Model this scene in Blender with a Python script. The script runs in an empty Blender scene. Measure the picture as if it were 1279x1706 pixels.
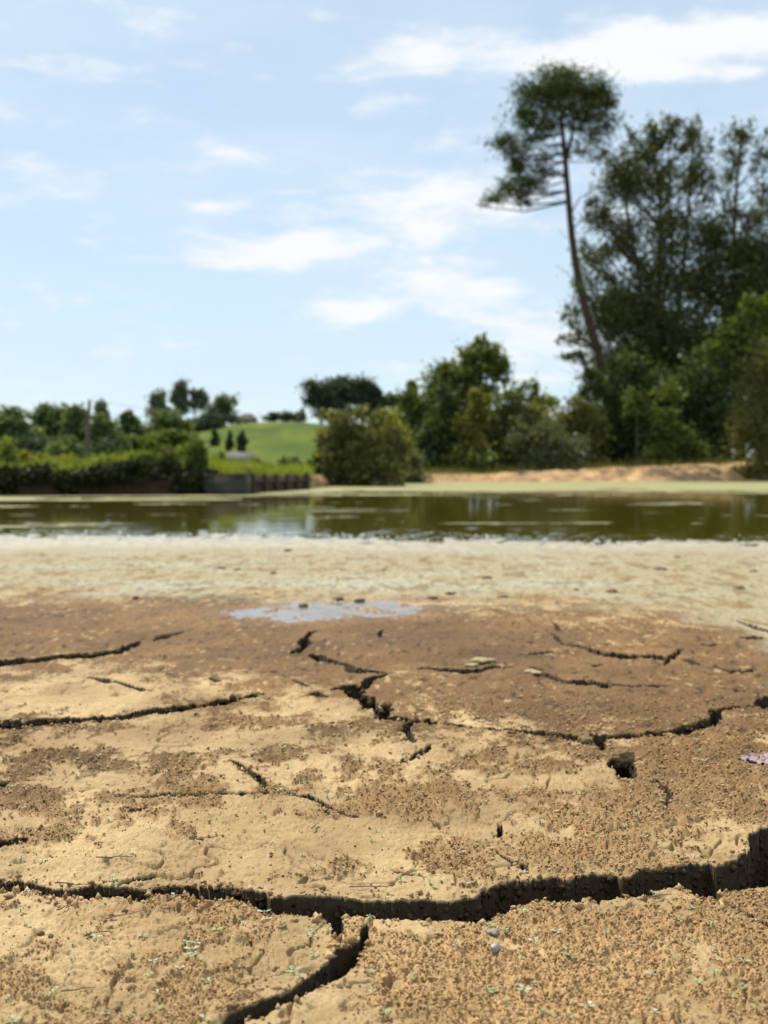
import bpy, bmesh, math, random
import numpy as np
from mathutils import Vector

scene = bpy.context.scene
COL = scene.collection
R_ = math.radians

# ------------------------------------------------------------------ camera, sky, sun, exposure
F_PX, CX, CY, HORIZON, EYE = 2133.0, 639.5, 853.0, 780.0, 0.55
ALPHA = math.atan((CY - HORIZON) / F_PX)
cam_data = bpy.data.cameras.new('camera')
cam = bpy.data.objects.new('camera', cam_data)
COL.objects.link(cam)
cam.location = (0, 0, EYE)
cam.rotation_euler = (math.pi / 2 - ALPHA, 0, 0)
cam_data.sensor_fit = 'VERTICAL'
cam_data.sensor_height = 36.0
cam_data.sensor_width = 27.0
cam_data.lens = 36.0 * F_PX / 1706.0
cam_data.clip_start = 0.05
cam_data.clip_end = 9000
cam_data.dof.use_dof = True
cam_data.dof.focus_distance = 1.80
cam_data.dof.aperture_fstop = 6.4
scene.camera = cam

SUN_EL, SUN_AZ = 54.0, -34.0           # azimuth measured to the right of straight ahead
SKY_STRENGTH, EXPOSURE = 0.11, 0.22
scene.view_settings.view_transform = 'Standard'
scene.view_settings.look = 'None'
scene.view_settings.gamma = 1.0
scene.view_settings.use_curve_mapping = False
scene.view_settings.exposure = EXPOSURE
scene.render.engine = 'CYCLES'
scene.cycles.use_denoising = True
scene.cycles.max_bounces = 8
scene.cycles.transparent_max_bounces = 8
scene.cycles.caustics_reflective = False
scene.cycles.caustics_refractive = False

sun_data = bpy.data.lights.new('sun', 'SUN')
sun = bpy.data.objects.new('sun', sun_data)
COL.objects.link(sun)
sd = Vector((math.sin(R_(SUN_AZ)) * math.cos(R_(SUN_EL)), math.cos(R_(SUN_AZ)) * math.cos(R_(SUN_EL)), math.sin(R_(SUN_EL))))
sun.rotation_euler = sd.to_track_quat('Z', 'Y').to_euler()
sun.location = sd * 60
sun_data.energy = 4.9
sun_data.angle = R_(0.53)
sun_data.color = (1.0, 0.93, 0.80)

# ------------------------------------------------------------------ from a pixel of the photograph to the place
FW = np.array([0, math.cos(ALPHA), -math.sin(ALPHA)])
UP = np.array([0, math.sin(ALPHA), math.cos(ALPHA)])
def ray(px, py):
    return FW + np.array([1.0, 0, 0]) * ((px - CX) / F_PX) + UP * ((CY - py) / F_PX)
def ground(px, py, z=0.0):
    d = ray(px, py)
    t = (z - EYE) / d[2]
    return np.array([d[0] * t, d[1] * t, z])
def at(px, py, Y):
    d = ray(px, py)
    t = Y / d[1]
    return np.array([d[0] * t, Y, EYE + d[2] * t])
def ppx(x, y):                          # column of the photograph that a ground point falls in
    return CX + x / y * F_PX

# ------------------------------------------------------------------ noise
_rs = np.random.RandomState(7)
_perm = np.concatenate([_rs.permutation(1024)] * 3)
_ang = _rs.uniform(0, 2 * np.pi, 1024)
_gx, _gy = np.cos(_ang), np.sin(_ang)
def pn(x, y, seed=0):
    x = np.asarray(x, float) + seed * 17.37; y = np.asarray(y, float) - seed * 31.71
    xi = np.floor(x).astype(np.int64); yi = np.floor(y).astype(np.int64)
    xf = x - xi; yf = y - yi
    xi &= 1023; yi &= 1023
    u = xf * xf * xf * (xf * (xf * 6 - 15) + 10); v = yf * yf * yf * (yf * (yf * 6 - 15) + 10)
    a = _perm[xi] + yi; b = _perm[xi + 1] + yi
    def g(h, dx, dy):
        i = _perm[h]; return _gx[i] * dx + _gy[i] * dy
    n00 = g(a, xf, yf); n10 = g(b, xf - 1, yf); n01 = g(a + 1, xf, yf - 1); n11 = g(b + 1, xf - 1, yf - 1)
    return 1.5 * ((n00 * (1 - u) + n10 * u) * (1 - v) + (n01 * (1 - u) + n11 * u) * v)
def fbm(x, y, octv=4, seed=0, gain=0.5):
    s = 0; a = 1.0; f = 1.0
    for i in range(octv):
        s = s + a * pn(x * f, y * f, seed + i * 3); a *= gain; f *= 2.03
    return s
def sst(a, b, x):
    t = np.clip((x - a) / (b - a), 0, 1); return t * t * (3 - 2 * t)

# ------------------------------------------------------------------ materials
def new_mat(name):
    m = bpy.data.materials.new(name); m.use_nodes = True
    nt = m.node_tree
    for n in list(nt.nodes): nt.nodes.remove(n)
    out = nt.nodes.new('ShaderNodeOutputMaterial')
    return m, nt, out
def nd(nt, t, **kw):
    n = nt.nodes.new(t)
    for k, v in kw.items(): setattr(n, k, v)
    return n
def ramp(nt, fac, stops):
    r = nd(nt, 'ShaderNodeValToRGB')
    el = r.color_ramp.elements
    while len(el) > 1: el.remove(el[-1])
    el[0].position = stops[0][0]; el[0].color = (*stops[0][1], 1)
    for p, c in stops[1:]:
        e = el.new(p); e.color = (*c, 1)
    nt.links.new(fac, r.inputs['Fac'])
    return r.outputs['Color']
def noise_tex(nt, vec, scale, detail=4, rough=0.55):
    n = nd(nt, 'ShaderNodeTexNoise')
    n.inputs['Scale'].default_value = scale; n.inputs['Detail'].default_value = detail; n.inputs['Roughness'].default_value = rough
    if vec is not None: nt.links.new(vec, n.inputs['Vector'])
    return n.outputs['Fac']
def mulcol(nt, a, b, fac=1.0, mode='MULTIPLY'):
    m = nd(nt, 'ShaderNodeMix', data_type='RGBA', blend_type=mode)
    m.inputs['Factor'].default_value = fac
    nt.links.new(a, m.inputs[6]); nt.links.new(b, m.inputs[7])
    return m.outputs[2]
def surf_mat(name, c1, c2, scale=8.0, rough=0.85, bump=0.3, dist=0.01, spec=0.3, metallic=0.0):
    m, nt, out = new_mat(name)
    tc = nd(nt, 'ShaderNodeTexCoord').outputs['Object']
    f = noise_tex(nt, tc, scale, 6, 0.65)
    col = ramp(nt, f, [(0.3, c1), (0.7, c2)])
    b = nd(nt, 'ShaderNodeBsdfPrincipled')
    nt.links.new(col, b.inputs['Base Color'])
    b.inputs['Roughness'].default_value = rough
    b.inputs['Specular IOR Level'].default_value = spec
    b.inputs['Metallic'].default_value = metallic
    bp = nd(nt, 'ShaderNodeBump'); bp.inputs['Strength'].default_value = bump; bp.inputs['Distance'].default_value = dist
    nt.links.new(noise_tex(nt, tc, scale * 4, 5, 0.7), bp.inputs['Height'])
    nt.links.new(bp.outputs['Normal'], b.inputs['Normal'])
    nt.links.new(b.outputs['BSDF'], out.inputs['Surface'])
    return m
def leaf_mat(name, c_dark, c_light, trans=0.4, patch=0.35):
    m, nt, out = new_mat(name)
    geo = nd(nt, 'ShaderNodeNewGeometry')
    tc = nd(nt, 'ShaderNodeTexCoord').outputs['Object']
    n = noise_tex(nt, tc, patch, 3, 0.6)
    mix = nd(nt, 'ShaderNodeMath', operation='MULTIPLY_ADD'); mix.inputs[1].default_value = 0.45
    nt.links.new(geo.outputs['Random Per Island'], mix.inputs[0]); nt.links.new(n, mix.inputs[2])
    col = ramp(nt, mix.outputs[0], [(0.42, c_dark), (0.98, c_light)])
    d = nd(nt, 'ShaderNodeBsdfDiffuse'); t = nd(nt, 'ShaderNodeBsdfTranslucent')
    g = nd(nt, 'ShaderNodeBsdfGlossy'); g.inputs['Roughness'].default_value = 0.45
    g.inputs['Color'].default_value = (0.5, 0.5, 0.5, 1)
    nt.links.new(col, d.inputs['Color']); 
    tcol = nd(nt, 'ShaderNodeMix', data_type='RGBA', blend_type='MULTIPLY'); tcol.inputs['Factor'].default_value = 1
    nt.links.new(col, tcol.inputs[6]); tcol.inputs[7].default_value = (1.25, 1.2, 0.55, 1)
    nt.links.new(tcol.outputs[2], t.inputs['Color'])
    m1 = nd(nt, 'ShaderNodeMixShader'); m1.inputs[0].default_value = trans
    nt.links.new(d.outputs[0], m1.inputs[1]); nt.links.new(t.outputs[0], m1.inputs[2])
    m2 = nd(nt, 'ShaderNodeMixShader'); m2.inputs[0].default_value = 0.035
    nt.links.new(m1.outputs[0], m2.inputs[1]); nt.links.new(g.outputs[0], m2.inputs[2])
    nt.links.new(m2.outputs[0], out.inputs['Surface'])
    return m

# ------------------------------------------------------------------ world: Nishita sky with thin summer clouds
world = bpy.data.worlds.new('World'); scene.world = world; world.use_nodes = True
wt = world.node_tree
for n in list(wt.nodes): wt.nodes.remove(n)
w_out = nd(wt, 'ShaderNodeOutputWorld'); bg = nd(wt, 'ShaderNodeBackground')
bg.inputs['Strength'].default_value = SKY_STRENGTH
sky = nd(wt, 'ShaderNodeTexSky', sky_type='NISHITA')
sky.sun_disc = False
sky.sun_elevation = R_(SUN_EL); sky.sun_rotation = R_(SUN_AZ)
sky.altitude = 150; sky.air_density = 0.9; sky.dust_density = 0.5; sky.ozone_density = 1.5
dirv = nd(wt, 'ShaderNodeTexCoord').outputs['Generated']
CLOUDS = [(850, 88, 150, 26, .85), (690, 50, 50, 26, .55), (1090, 85, 100, 30, .85), (1200, 80, 90, 26, .85), (1245, 135, 45, 11, .8),
          (1115, 140, 50, 14, .65), (620, 178, 42, 12, .75), (388, 243, 45, 16, .85), (385, 340, 45, 15, .6), (790, 300, 80, 24, .8),
          (720, 372, 140, 18, .85), (560, 415, 120, 20, .95), (460, 438, 80, 17, .95), (900, 428, 45, 12, .6), (820, 435, 36, 8, .5),
          (732, 437, 14, 6, .6), (800, 497, 150, 17, .75), (590, 520, 70, 13, .55), (860, 580, 140, 40, .5), (480, 313, 20, 5, .5),
          (620, 335, 55, 20, .6), (880, 340, 90, 22, .5), (700, 330, 60, 20, .5), (1000, 130, 60, 20, .6), (900, 560, 150, 80, .3), (700, 470, 100, 16, .5), (200, 8, 150, 16, .4), (100, 110, 60, 24, .35), (560, 110, 60, 20, .3)]
# a noise that breaks up the edges and lays faint cirrus over the rest of the dome
sx = nd(wt, 'ShaderNodeSeparateXYZ'); wt.links.new(dirv, sx.inputs[0])
zz = nd(wt, 'ShaderNodeMath', operation='ADD'); zz.inputs[1].default_value = 0.12; 
ab = nd(wt, 'ShaderNodeMath', operation='ABSOLUTE'); wt.links.new(sx.outputs['Z'], ab.inputs[0]); wt.links.new(ab.outputs[0], zz.inputs[0])
pj = nd(wt, 'ShaderNodeVectorMath', operation='DIVIDE'); wt.links.new(dirv, pj.inputs[0])
cz = nd(wt, 'ShaderNodeCombineXYZ')
for k in range(3): wt.links.new(zz.outputs[0], cz.inputs[k])
wt.links.new(cz.outputs[0], pj.inputs[1])
n_big = noise_tex(wt, pj.outputs[0], 1.3, 6, 0.6)
stretch = nd(wt, 'ShaderNodeVectorMath', operation='MULTIPLY'); wt.links.new(dirv, stretch.inputs[0]); stretch.inputs[1].default_value = (13, 13, 46)
n_fine = noise_tex(wt, stretch.outputs[0], 1.0, 7, 0.62)
warp_n = nd(wt, 'ShaderNodeTexNoise'); warp_n.inputs['Scale'].default_value = 9.0; warp_n.inputs['Detail'].default_value = 3
wt.links.new(dirv, warp_n.inputs['Vector'])
wsub = nd(wt, 'ShaderNodeVectorMath', operation='SUBTRACT'); wt.links.new(warp_n.outputs['Color'], wsub.inputs[0]); wsub.inputs[1].default_value = (.5, .5, .5)
wsc = nd(wt, 'ShaderNodeVectorMath', operation='MULTIPLY'); wt.links.new(wsub.outputs[0], wsc.inputs[0]); wsc.inputs[1].default_value = (.09, .02, .045)
wdir = nd(wt, 'ShaderNodeVectorMath', operation='ADD'); wt.links.new(dirv, wdir.inputs[0]); wt.links.new(wsc.outputs[0], wdir.inputs[1])
total = None
for (px, py, rx, ry, s) in CLOUDS:
    c = ray(px, py); c = c / np.linalg.norm(c)
    a = nd(wt, 'ShaderNodeVectorMath', operation='SUBTRACT'); wt.links.new(wdir.outputs[0], a.inputs[0]); a.inputs[1].default_value = tuple(c)
    b = nd(wt, 'ShaderNodeVectorMath', operation='MULTIPLY'); wt.links.new(a.outputs[0], b.inputs[0]); b.inputs[1].default_value = (F_PX / rx, 2.0, F_PX / ry)
    d = nd(wt, 'ShaderNodeVectorMath', operation='DOT_PRODUCT'); wt.links.new(b.outputs[0], d.inputs[0]); wt.links.new(b.outputs[0], d.inputs[1])
    e = nd(wt, 'ShaderNodeMath', operation='MULTIPLY'); wt.links.new(d.outputs['Value'], e.inputs[0]); e.inputs[1].default_value = -0.62
    x = nd(wt, 'ShaderNodeMath', operation='EXPONENT'); wt.links.new(e.outputs[0], x.inputs[0])
    mm = nd(wt, 'ShaderNodeMath', operation='MULTIPLY_ADD'); wt.links.new(x.outputs[0], mm.inputs[0]); mm.inputs[1].default_value = s
    if total is None: mm.inputs[2].default_value = 0
    else: wt.links.new(total, mm.inputs[2])
    total = mm.outputs[0]
def wmath(op, a, b):
    m = nd(wt, 'ShaderNodeMath', operation=op)
    for i, v in enumerate((a, b)):
        if isinstance(v, (int, float)): m.inputs[i].default_value = v
        else: wt.links.new(v, m.inputs[i])
    return m.outputs[0]
cl = wmath('ADD', total, wmath('MULTIPLY', wmath('SUBTRACT', n_fine, 0.5), 3.1))
mr = nd(wt, 'ShaderNodeMapRange', interpolation_type='SMOOTHSTEP'); wt.links.new(cl, mr.inputs['Value'])
mr.inputs['From Min'].default_value = 0.10; mr.inputs['From Max'].default_value = 1.12
veil = nd(wt, 'ShaderNodeMapRange', interpolation_type='SMOOTHSTEP'); wt.links.new(n_big, veil.inputs['Value'])
veil.inputs['From Min'].default_value = 0.25; veil.inputs['From Max'].default_value = 0.80; veil.inputs['To Min'].default_value = 0.58; veil.inputs['To Max'].default_value = 0.88
cmask = mr.outputs['Result']
hazemix = nd(wt, 'ShaderNodeMix', data_type='RGBA')
wt.links.new(veil.outputs['Result'], hazemix.inputs['Factor']); wt.links.new(sky.outputs['Color'], hazemix.inputs[6]); hazemix.inputs[7].default_value = (5.5, 6.75, 7.75, 1)
skymix = nd(wt, 'ShaderNodeMix', data_type='RGBA')
wt.links.new(cmask, skymix.inputs['Factor']); wt.links.new(hazemix.outputs[2], skymix.inputs[6]); skymix.inputs[7].default_value = (7.5, 7.7, 7.9, 1)
wt.links.new(skymix.outputs[2], bg.inputs['Color']); wt.links.new(bg.outputs[0], w_out.inputs['Surface'])

# ------------------------------------------------------------------ object helpers
def mesh_np(name, verts, faces, mat=None, smooth=True, parent=None, link=True):
    """verts (n,3), faces (m,k) with k constant"""
    verts = np.ascontiguousarray(verts, np.float32); faces = np.ascontiguousarray(faces, np.int32)
    me = bpy.data.meshes.new(name)
    me.vertices.add(len(verts)); me.vertices.foreach_set('co', verts.ravel())
    k = faces.shape[1]
    me.loops.add(faces.size); me.loops.foreach_set('vertex_index', faces.ravel())
    me.polygons.add(len(faces))
    me.polygons.foreach_set('loop_start', np.arange(0, faces.size, k, dtype=np.int32))
    me.polygons.foreach_set('loop_total', np.full(len(faces), k, np.int32))
    if smooth: me.polygons.foreach_set('use_smooth', np.ones(len(faces), bool))
    me.update(calc_edges=True)
    if mat: me.materials.append(mat)
    o = bpy.data.objects.new(name, me)
    if link: COL.objects.link(o)
    if parent: o.parent = parent
    return o
def tag(o, label, cat, group=None):
    o['label'] = label; o['category'] = cat
    if group: o['group'] = group
    return o
def structure(o): o['kind'] = 'structure'; return o
def stuff(o): o['kind'] = 'stuff'; return o
def empty(name, loc):
    o = bpy.data.objects.new(name, None); o.empty_display_size = 0.1; COL.objects.link(o); o.location = tuple(loc); return o
def grid_faces(nr, nc):
    i = np.arange(nr - 1)[:, None] * nc + np.arange(nc - 1)[None, :]
    return np.stack([i, i + 1, i + nc + 1, i + nc], -1).reshape(-1, 4)
def add_attr(o, name, vals):
    a = o.data.attributes.new(name, 'FLOAT', 'POINT'); a.data.foreach_set('value', np.ascontiguousarray(vals, np.float32).ravel())
def add_col(o, name, rgb):
    a = o.data.attributes.new(name, 'FLOAT_COLOR', 'POINT')
    c = np.ones((len(rgb), 4), np.float32); c[:, :3] = rgb; a.data.foreach_set('color', c.ravel())
def tube(points, radii, sides=6):
    """verts and quads of a tapered tube"""
    P = np.asarray(points, float); n = len(P); V = []
    for i in range(n):
        t = P[min(i + 1, n - 1)] - P[max(i - 1, 0)]; t = t / (np.linalg.norm(t) + 1e-9)
        a = np.cross(t, [0.3, 1, 0.2]); a /= np.linalg.norm(a) + 1e-9; b = np.cross(t, a)
        for k in range(sides):
            th = 2 * math.pi * k / sides
            V.append(P[i] + radii[i] * (math.cos(th) * a + math.sin(th) * b))
    Fc = []
    for i in range(n - 1):
        for k in range(sides):
            Fc.append((i * sides + k, i * sides + (k + 1) % sides, (i + 1) * sides + (k + 1) % sides, (i + 1) * sides + k))
    return np.array(V), np.array(Fc)
class Acc:
    def __init__(s): s.V = []; s.F = []; s.n = 0
    def add(s, V, Fc): s.V.append(V); s.F.append(np.asarray(Fc) + s.n); s.n += len(V)
    def build(s, name, mat, parent=None, off=(0, 0, 0), smooth=True):
        return mesh_np(name, np.concatenate(s.V) - np.asarray(off), np.concatenate(s.F), mat, smooth, parent)
BOXF = np.array([(0, 3, 2, 1), (4, 5, 6, 7), (0, 1, 5, 4), (1, 2, 6, 5), (2, 3, 7, 6), (3, 0, 4, 7)])
def box_vf(x0, x1, y0, y1, z0, z1):
    return np.array([(x0, y0, z0), (x1, y0, z0), (x1, y1, z0), (x0, y1, z0), (x0, y0, z1), (x1, y0, z1), (x1, y1, z1), (x0, y1, z1)], float), BOXF
def box_obj(name, b, mat, parent=None, bev=0.01):
    V, Fc = box_vf(*b); o = mesh_np(name, V, Fc, mat, False, parent)
    if bev:
        bm = bmesh.new(); bm.from_mesh(o.data); bmesh.ops.bevel(bm, geom=bm.edges[:], offset=bev, segments=2, affect='EDGES'); bm.to_mesh(o.data); bm.free()
    return o

# ------------------------------------------------------------------ the dried lake bed: cracks traced as openings in the ground
CRACKS = []      # (pixel polygon, depth)
def poly(depth, *pts): CRACKS.append((np.array(pts, float), depth))
def line(depth, *pts):                 # (px, py, opening measured down the picture)
    p = np.array(pts, float); p[:, 2] = p[:, 2] * 1.15 + .7; up = np.stack([p[:, 0], p[:, 1] - p[:, 2] / 2], 1); lo = np.stack([p[:, 0], p[:, 1] + p[:, 2] / 2], 1)
    CRACKS.append((np.concatenate([up, lo[::-1]]), depth))
poly(.30, (-430,1420),(-300,1446),(-140,1462),(0,1465),(30,1466),(60,1470),(80,1476),(100,1480),(135,1481),(165,1478),(235,1479),(245,1486),(260,1475),(290,1471),(330,1474),(360,1480),(395,1486),(430,1492),(447,1496),(450,1503),(500,1503),(550,1502),(600,1503),(640,1504),
     (690,1501),(750,1499),(790,1494),(815,1479),(840,1470),(875,1467),(920,1460),(950,1466),(970,1460),(1025,1456),(1035,1461),(1065,1450),(1115,1450),(1180,1445),(1192,1450),(1210,1442),(1247,1425),(1247,1400),(1265,1387),(1279,1385),(1400,1362),(1480,1372),(1590,1340),(1660,1322),(1600,1352),(1490,1415),
     (1400,1452),(1279,1477),(1260,1482),(1185,1489),(1175,1500),(1140,1484),(1115,1481),(1080,1494),(1040,1494),(1002,1498),(997,1503),(990,1498),(940,1504),(890,1504),(855,1515),(825,1527),(800,1541),(775,1537),(715,1540),(665,1539),(640,1533),
     (615,1531),(569,1532),(571,1545),(577,1570),(566,1578),(557,1570),(552,1550),(542,1534),(500,1534),(465,1527),(440,1529),(420,1516),(380,1502),(350,1502),(300,1491),(270,1487),(250,1491),(237,1498),(200,1495),(140,1495),(107,1498),(70,1495),(57,1487),(40,1484),(0,1480),(-140,1478),(-300,1456))
poly(.26, (620,1537),(607,1550),(595,1577),(560,1587),(540,1610),(510,1635),(480,1655),(450,1667),(415,1682),(380,1695),(355,1706),(300,1728),(250,1745),(400,1745),(408,1702),(440,1702),(465,1685),(500,1670),(540,1652),(575,1630),(595,1610),(610,1580),(621,1545))
poly(.16, (528,1052),(513,1055),(497,1071),(502,1078),(481,1091),(500,1088),(519,1075),(514,1066))
poly(.16, (513,1091),(531,1091),(553,1100),(581,1107),(594,1114),(619,1117),(655,1121.5),(625,1121),(600,1123),(578,1122),(572,1111),(553,1105),(525,1103),(517,1096))
poly(.22, (650,1121),(625,1127),(606,1133),(600,1139),(572,1141),(550,1149),(572,1150),(584,1161),(597,1163),(603,1172),(597,1178),(622,1178),(625,1186),(624,1199),(647,1202),(681,1206),(675,1211),(659,1221),(674,1225),(681,1243),(691,1243),(689,1230),(683,1218),(688,1210),(709,1207),(744,1211),(772,1215),(810,1220),(850,1226),(850,1222),(794,1216),(750,1207),(713,1200),(688,1200),(669,1194),(650,1194),(650,1185),(658,1176),(628,1175),(624,1161),(606,1157),(600,1155),(616,1143),(619,1138),(641,1128))
poly(.12, (719,1244),(710,1249),(681,1263),(653,1279),(666,1274),(706,1258),(719,1250))
poly(.24, (937,1228),(958,1231),(981,1236),(984,1231),(1011,1227),(1043,1223),(1089,1220),(1112,1218),(1155,1207),(1181,1200),(1183,1195),(1178,1186),(1201,1184),(1253,1179),(1258,1171),(1273,1161),(1279,1161),(1400,1146),(1560,1120),(1680,1112),(1560,1128),(1400,1164),(1279,1181),(1260,1182),(1204,1188),(1201,1207),(1188,1213),(1155,1220),(1145,1227),(1115,1224),(1089,1227),(1043,1229),(1017,1231),(1009,1240),(1007,1254),(999,1256),(991,1246),(981,1240),(958,1241),(939,1235))
poly(.24, (1011,1272),(1024,1266),(1037,1256),(1053,1263),(1060,1279),(1060,1302),(1043,1305),(1027,1299),(1024,1286))
poly(.16, (1078,1304),(1096,1304),(1112,1315),(1122,1325),(1120,1338),(1112,1348),(1106,1356),(1106,1350),(1112,1336),(1109,1328),(1096,1315))
poly(.10, (827,1370),(837,1368),(838,1392),(830,1395))
poly(.07, (630,1054),(637,1053),(636,1065),(630,1064))
line(.08, (700,1115,1),(714,1114,2),(760,1119,5),(788,1119,5),(819,1112,3),(855,1110,1))
line(.05, (486,1135,1),(500,1139,4),(518,1144,1)); line(.06, (514,1158,1),(530,1156,6),(546,1158,1))
line(.06, (921,1040,2),(931,1049,4),(934,1050,1)); line(.07, (918,1055,3),(930,1065,6),(940,1074,3)); line(.07, (946,1073,1),(970,1078,4),(984,1082,5),(1007,1089,4),(1037,1091,6),(1070,1092,3),(1102,1092,3),(1109,1097,8),(1122,1091,6),(1134,1082,6),(1137,1080,1))
line(.05, (1138,1096,1),(1152,1099,3),(1166,1105,4),(1170,1106,1)); line(.05, (1190,1107,2),(1217,1120,5),(1253,1117,4),(1262,1115,1))
line(.09, (884,1113,4),(903,1123,5),(926,1133,8),(942,1140,4),(984,1141,4),(1014,1146,6),(1018,1147,1)); line(.04, (1018,1145,1),(1089,1145,2.5),(1112,1145,1)); line(.04, (1204,1144,1),(1237,1154,2),(1242,1156,1))
line(.04, (878,1092,1),(905,1089,3),(924,1085,1)); line(.05, (985,1109,1),(992,1109,5),(1006,1105,1))
line(.10, (848,1224,3),(886,1227,5),(925,1231,4),(940,1231,5))
line(.05, (790,1400,1),(797,1403,4),(804,1407,1)); line(.07, (813,1405,1),(830,1425,3),(855,1440,5),(870,1446,7),(879,1449,2))
line(.12, (1176,1484,10),(1195,1497,12),(1220,1515,8),(1226,1518,2)); line(.06, (1222,1514,2),(1250,1530,4),(1279,1542,5),(1400,1590,3))
line(.13, (-420,1130,1),(-280,1118,6),(-140,1112,8),(0,1105,7),(50,1103,6),(100,1097,7),(165,1092,7),(200,1086,9),(215,1078,8),(232,1072,5),(236,1070,1)); line(.06, (255,1067,2),(262,1064,5),(280,1060,3),(308,1054,1))
line(.05, (142,1131,2),(170,1137,6),(220,1147,4),(257,1153,1))
line(.18, (-430,1178,1),(-300,1192,7),(-140,1200,10),(0,1208,11),(30,1210,10),(100,1205,9),(160,1200,8),(166,1203,12),(176,1199,8),(210,1194,8),(260,1185,7),(320,1177,6),(370,1169,8),(415,1161,4),(437,1158,1))
line(.04, (348,1136,1),(358,1138,4),(370,1139,1)); line(.04, (263,1090,1),(270,1094,4),(276,1097,1))
line(.10, (385,1270,2),(400,1278,6),(415,1287,9),(432,1299,12),(441,1308,14),(447,1306,2)); line(.04, (190,1324,1),(210,1323,3),(280,1322,3.5),(325,1324,3),(370,1320,1.5),(440,1322,3),(450,1320,1))
line(.06, (470,1319,1),(500,1327,4),(520,1332,7),(545,1343,4),(582,1362,4),(586,1364,1)); line(.04, (582,1364,1),(590,1364,6),(598,1363,1))
line(.10, (-300,1430,1),(-140,1412,10),(0,1405,11),(20,1401,9),(40,1397,7),(44,1396,1)); line(.07, (-260,1322,1),(-100,1305,8),(0,1303,8),(14,1301,5),(17,1300,1)); line(.05, (213,1350,1),(230,1349,5),(247,1346,1))
line(.06, (1228,1034,1),(1250,1043,4),(1275,1052,5),(1330,1070,3)); line(.05, (1235,1066,1),(1255,1066,4),(1275,1064,1))
line(.03, (318,1400,1),(340,1399,3),(362,1395,1))
line(.03, (655,1457,1),(685,1461,3),(711,1465,1)); line(.03, (195,1475,1),(225,1466,4),(258,1458,4),(270,1454,1))

def crack_field(x, y):
    """depth below the crust (>=0) and distance to the nearest opening"""
    depth = np.zeros_like(x); near = np.full(x.shape, 9.0)
    amp = 0.0019 * y
    wx = x + amp * pn(x * 22, y * 22, 3) + 0.5 * amp * pn(x * 70, y * 70, 4)
    wy = y + 1.6 * amp * pn(x * 20, y * 14, 5) + 0.9 * amp * pn(x * 64, y * 50, 6) + 1.2 * amp * (np.abs(pn(x * 36, y * 20, 8)) - .3) + .5 * amp * pn(x * 190, y * 120, 9)
    for pts, D in CRACKS:
        g = np.array([ground(a, b)[:2] for a, b in pts])
        mg = 0.08
        sel = np.where((wx > g[:, 0].min() - mg) & (wx < g[:, 0].max() + mg) & (wy > g[:, 1].min() - mg) & (wy < g[:, 1].max() + mg))[0]
        if not len(sel): continue
        X = wx[sel]; Y = wy[sel]; dd = np.full(len(sel), 9.0); ins = np.zeros(len(sel), bool)
        for i in range(len(g)):
            a = g[i]; b = g[(i + 1) % len(g)]; e = b - a
            t = np.clip(((X - a[0]) * e[0] + (Y - a[1]) * e[1]) / (e @ e + 1e-12), 0, 1)
            dd = np.minimum(dd, (X - a[0] - t * e[0]) ** 2 + (Y - a[1] - t * e[1]) ** 2)
            if abs(e[1]) > 1e-12:
                c = ((a[1] > Y) != (b[1] > Y)) & (X < e[0] * (Y - a[1]) / e[1] + a[0]); ins ^= c
        dd = np.sqrt(dd)
        dep = np.where(ins, D * (0.40 + 0.60 * np.clip(dd / 0.016, 0, 1)) * np.clip(dd / 0.0015, 0, 1), 0)
        depth[sel] = np.maximum(depth[sel], dep)
        near[sel] = np.minimum(near[sel], np.where(ins, 0, dd))
    return depth, near

BROWN = [(1560,1140,260,70,.8),(1600,1340,200,60,.6),(1500,1600,180,60,.6),(-300,1080,260,40,.9),(-320,1290,160,50,.6),(-260,1540,120,50,.5),(-380,1680,160,60,.6),(1620,1700,160,60,.5),(180,1035,330,40,.9),(640,1055,260,28,.7),(1180,1110,150,60,.6),(420,1100,160,30,.5),(900,1120,420,90,.9),(300,1060,380,40,.9),(1150,1280,180,90,.75),(60,1320,90,30,.6),(200,1265,120,25,.5),(1000,1410,130,35,.8),(740,1430,120,25,.6),(1080,1600,230,90,.72),(760,1580,80,40,.7),(900,1680,200,50,.8),(330,1330,50,22,.7),
         (370,1510,110,28,.7),(240,1510,50,20,.5),(20,1650,60,40,.6),(400,1690,60,30,.6),(640,1330,140,40,.5),(560,1200,120,30,.35),(1250,1560,60,50,.6),(640,1610,60,40,.55),(60,1215,160,12,.3),(450,1565,60,20,.4),(150,1290,120,14,.5),(940,1330,120,20,.3)]
TAN = [(130,1165,150,26,.8),(330,1235,140,18,.9),(500,1150,40,10,.3),(560,1190,60,25,.6),(250,1440,260,40,.6),(800,1390,100,20,.5),(150,1570,140,60,.5),(480,1410,120,40,.6),(640,1395,110,30,.6),(950,1310,90,20,.5),(560,1490,200,14,.8),(1000,1500,200,12,.5),(480,1620,60,40,.4),(680,1640,50,30,.3),(690,1560,60,20,.5),(1120,1500,50,16,.8),(200,1300,120,16,.4)]
def brown_field(x, y):
    px = ppx(x, np.maximum(y, .2)); py = HORIZON + EYE * F_PX / np.maximum(y, .2)
    b = np.full(x.shape, -0.02)
    for cx, cy, rx, ry, w in BROWN: b += w * np.exp(-((px - cx) / rx) ** 2 - ((py - cy) / ry) ** 2)
    for cx, cy, rx, ry, w in TAN: b -= w * np.exp(-((px - cx) / rx) ** 2 - ((py - cy) / ry) ** 2)
    n = 0.60 * fbm(x * 7, y * 4.5, 6, 11, 0.66) + 0.30 * pn(x * 60, y * 45, 21) + .25 * pn(x * 130, y * 100, 22) + .34 * fbm(x * 17, y * 11, 4, 23, .65)
    return b + n
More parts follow.
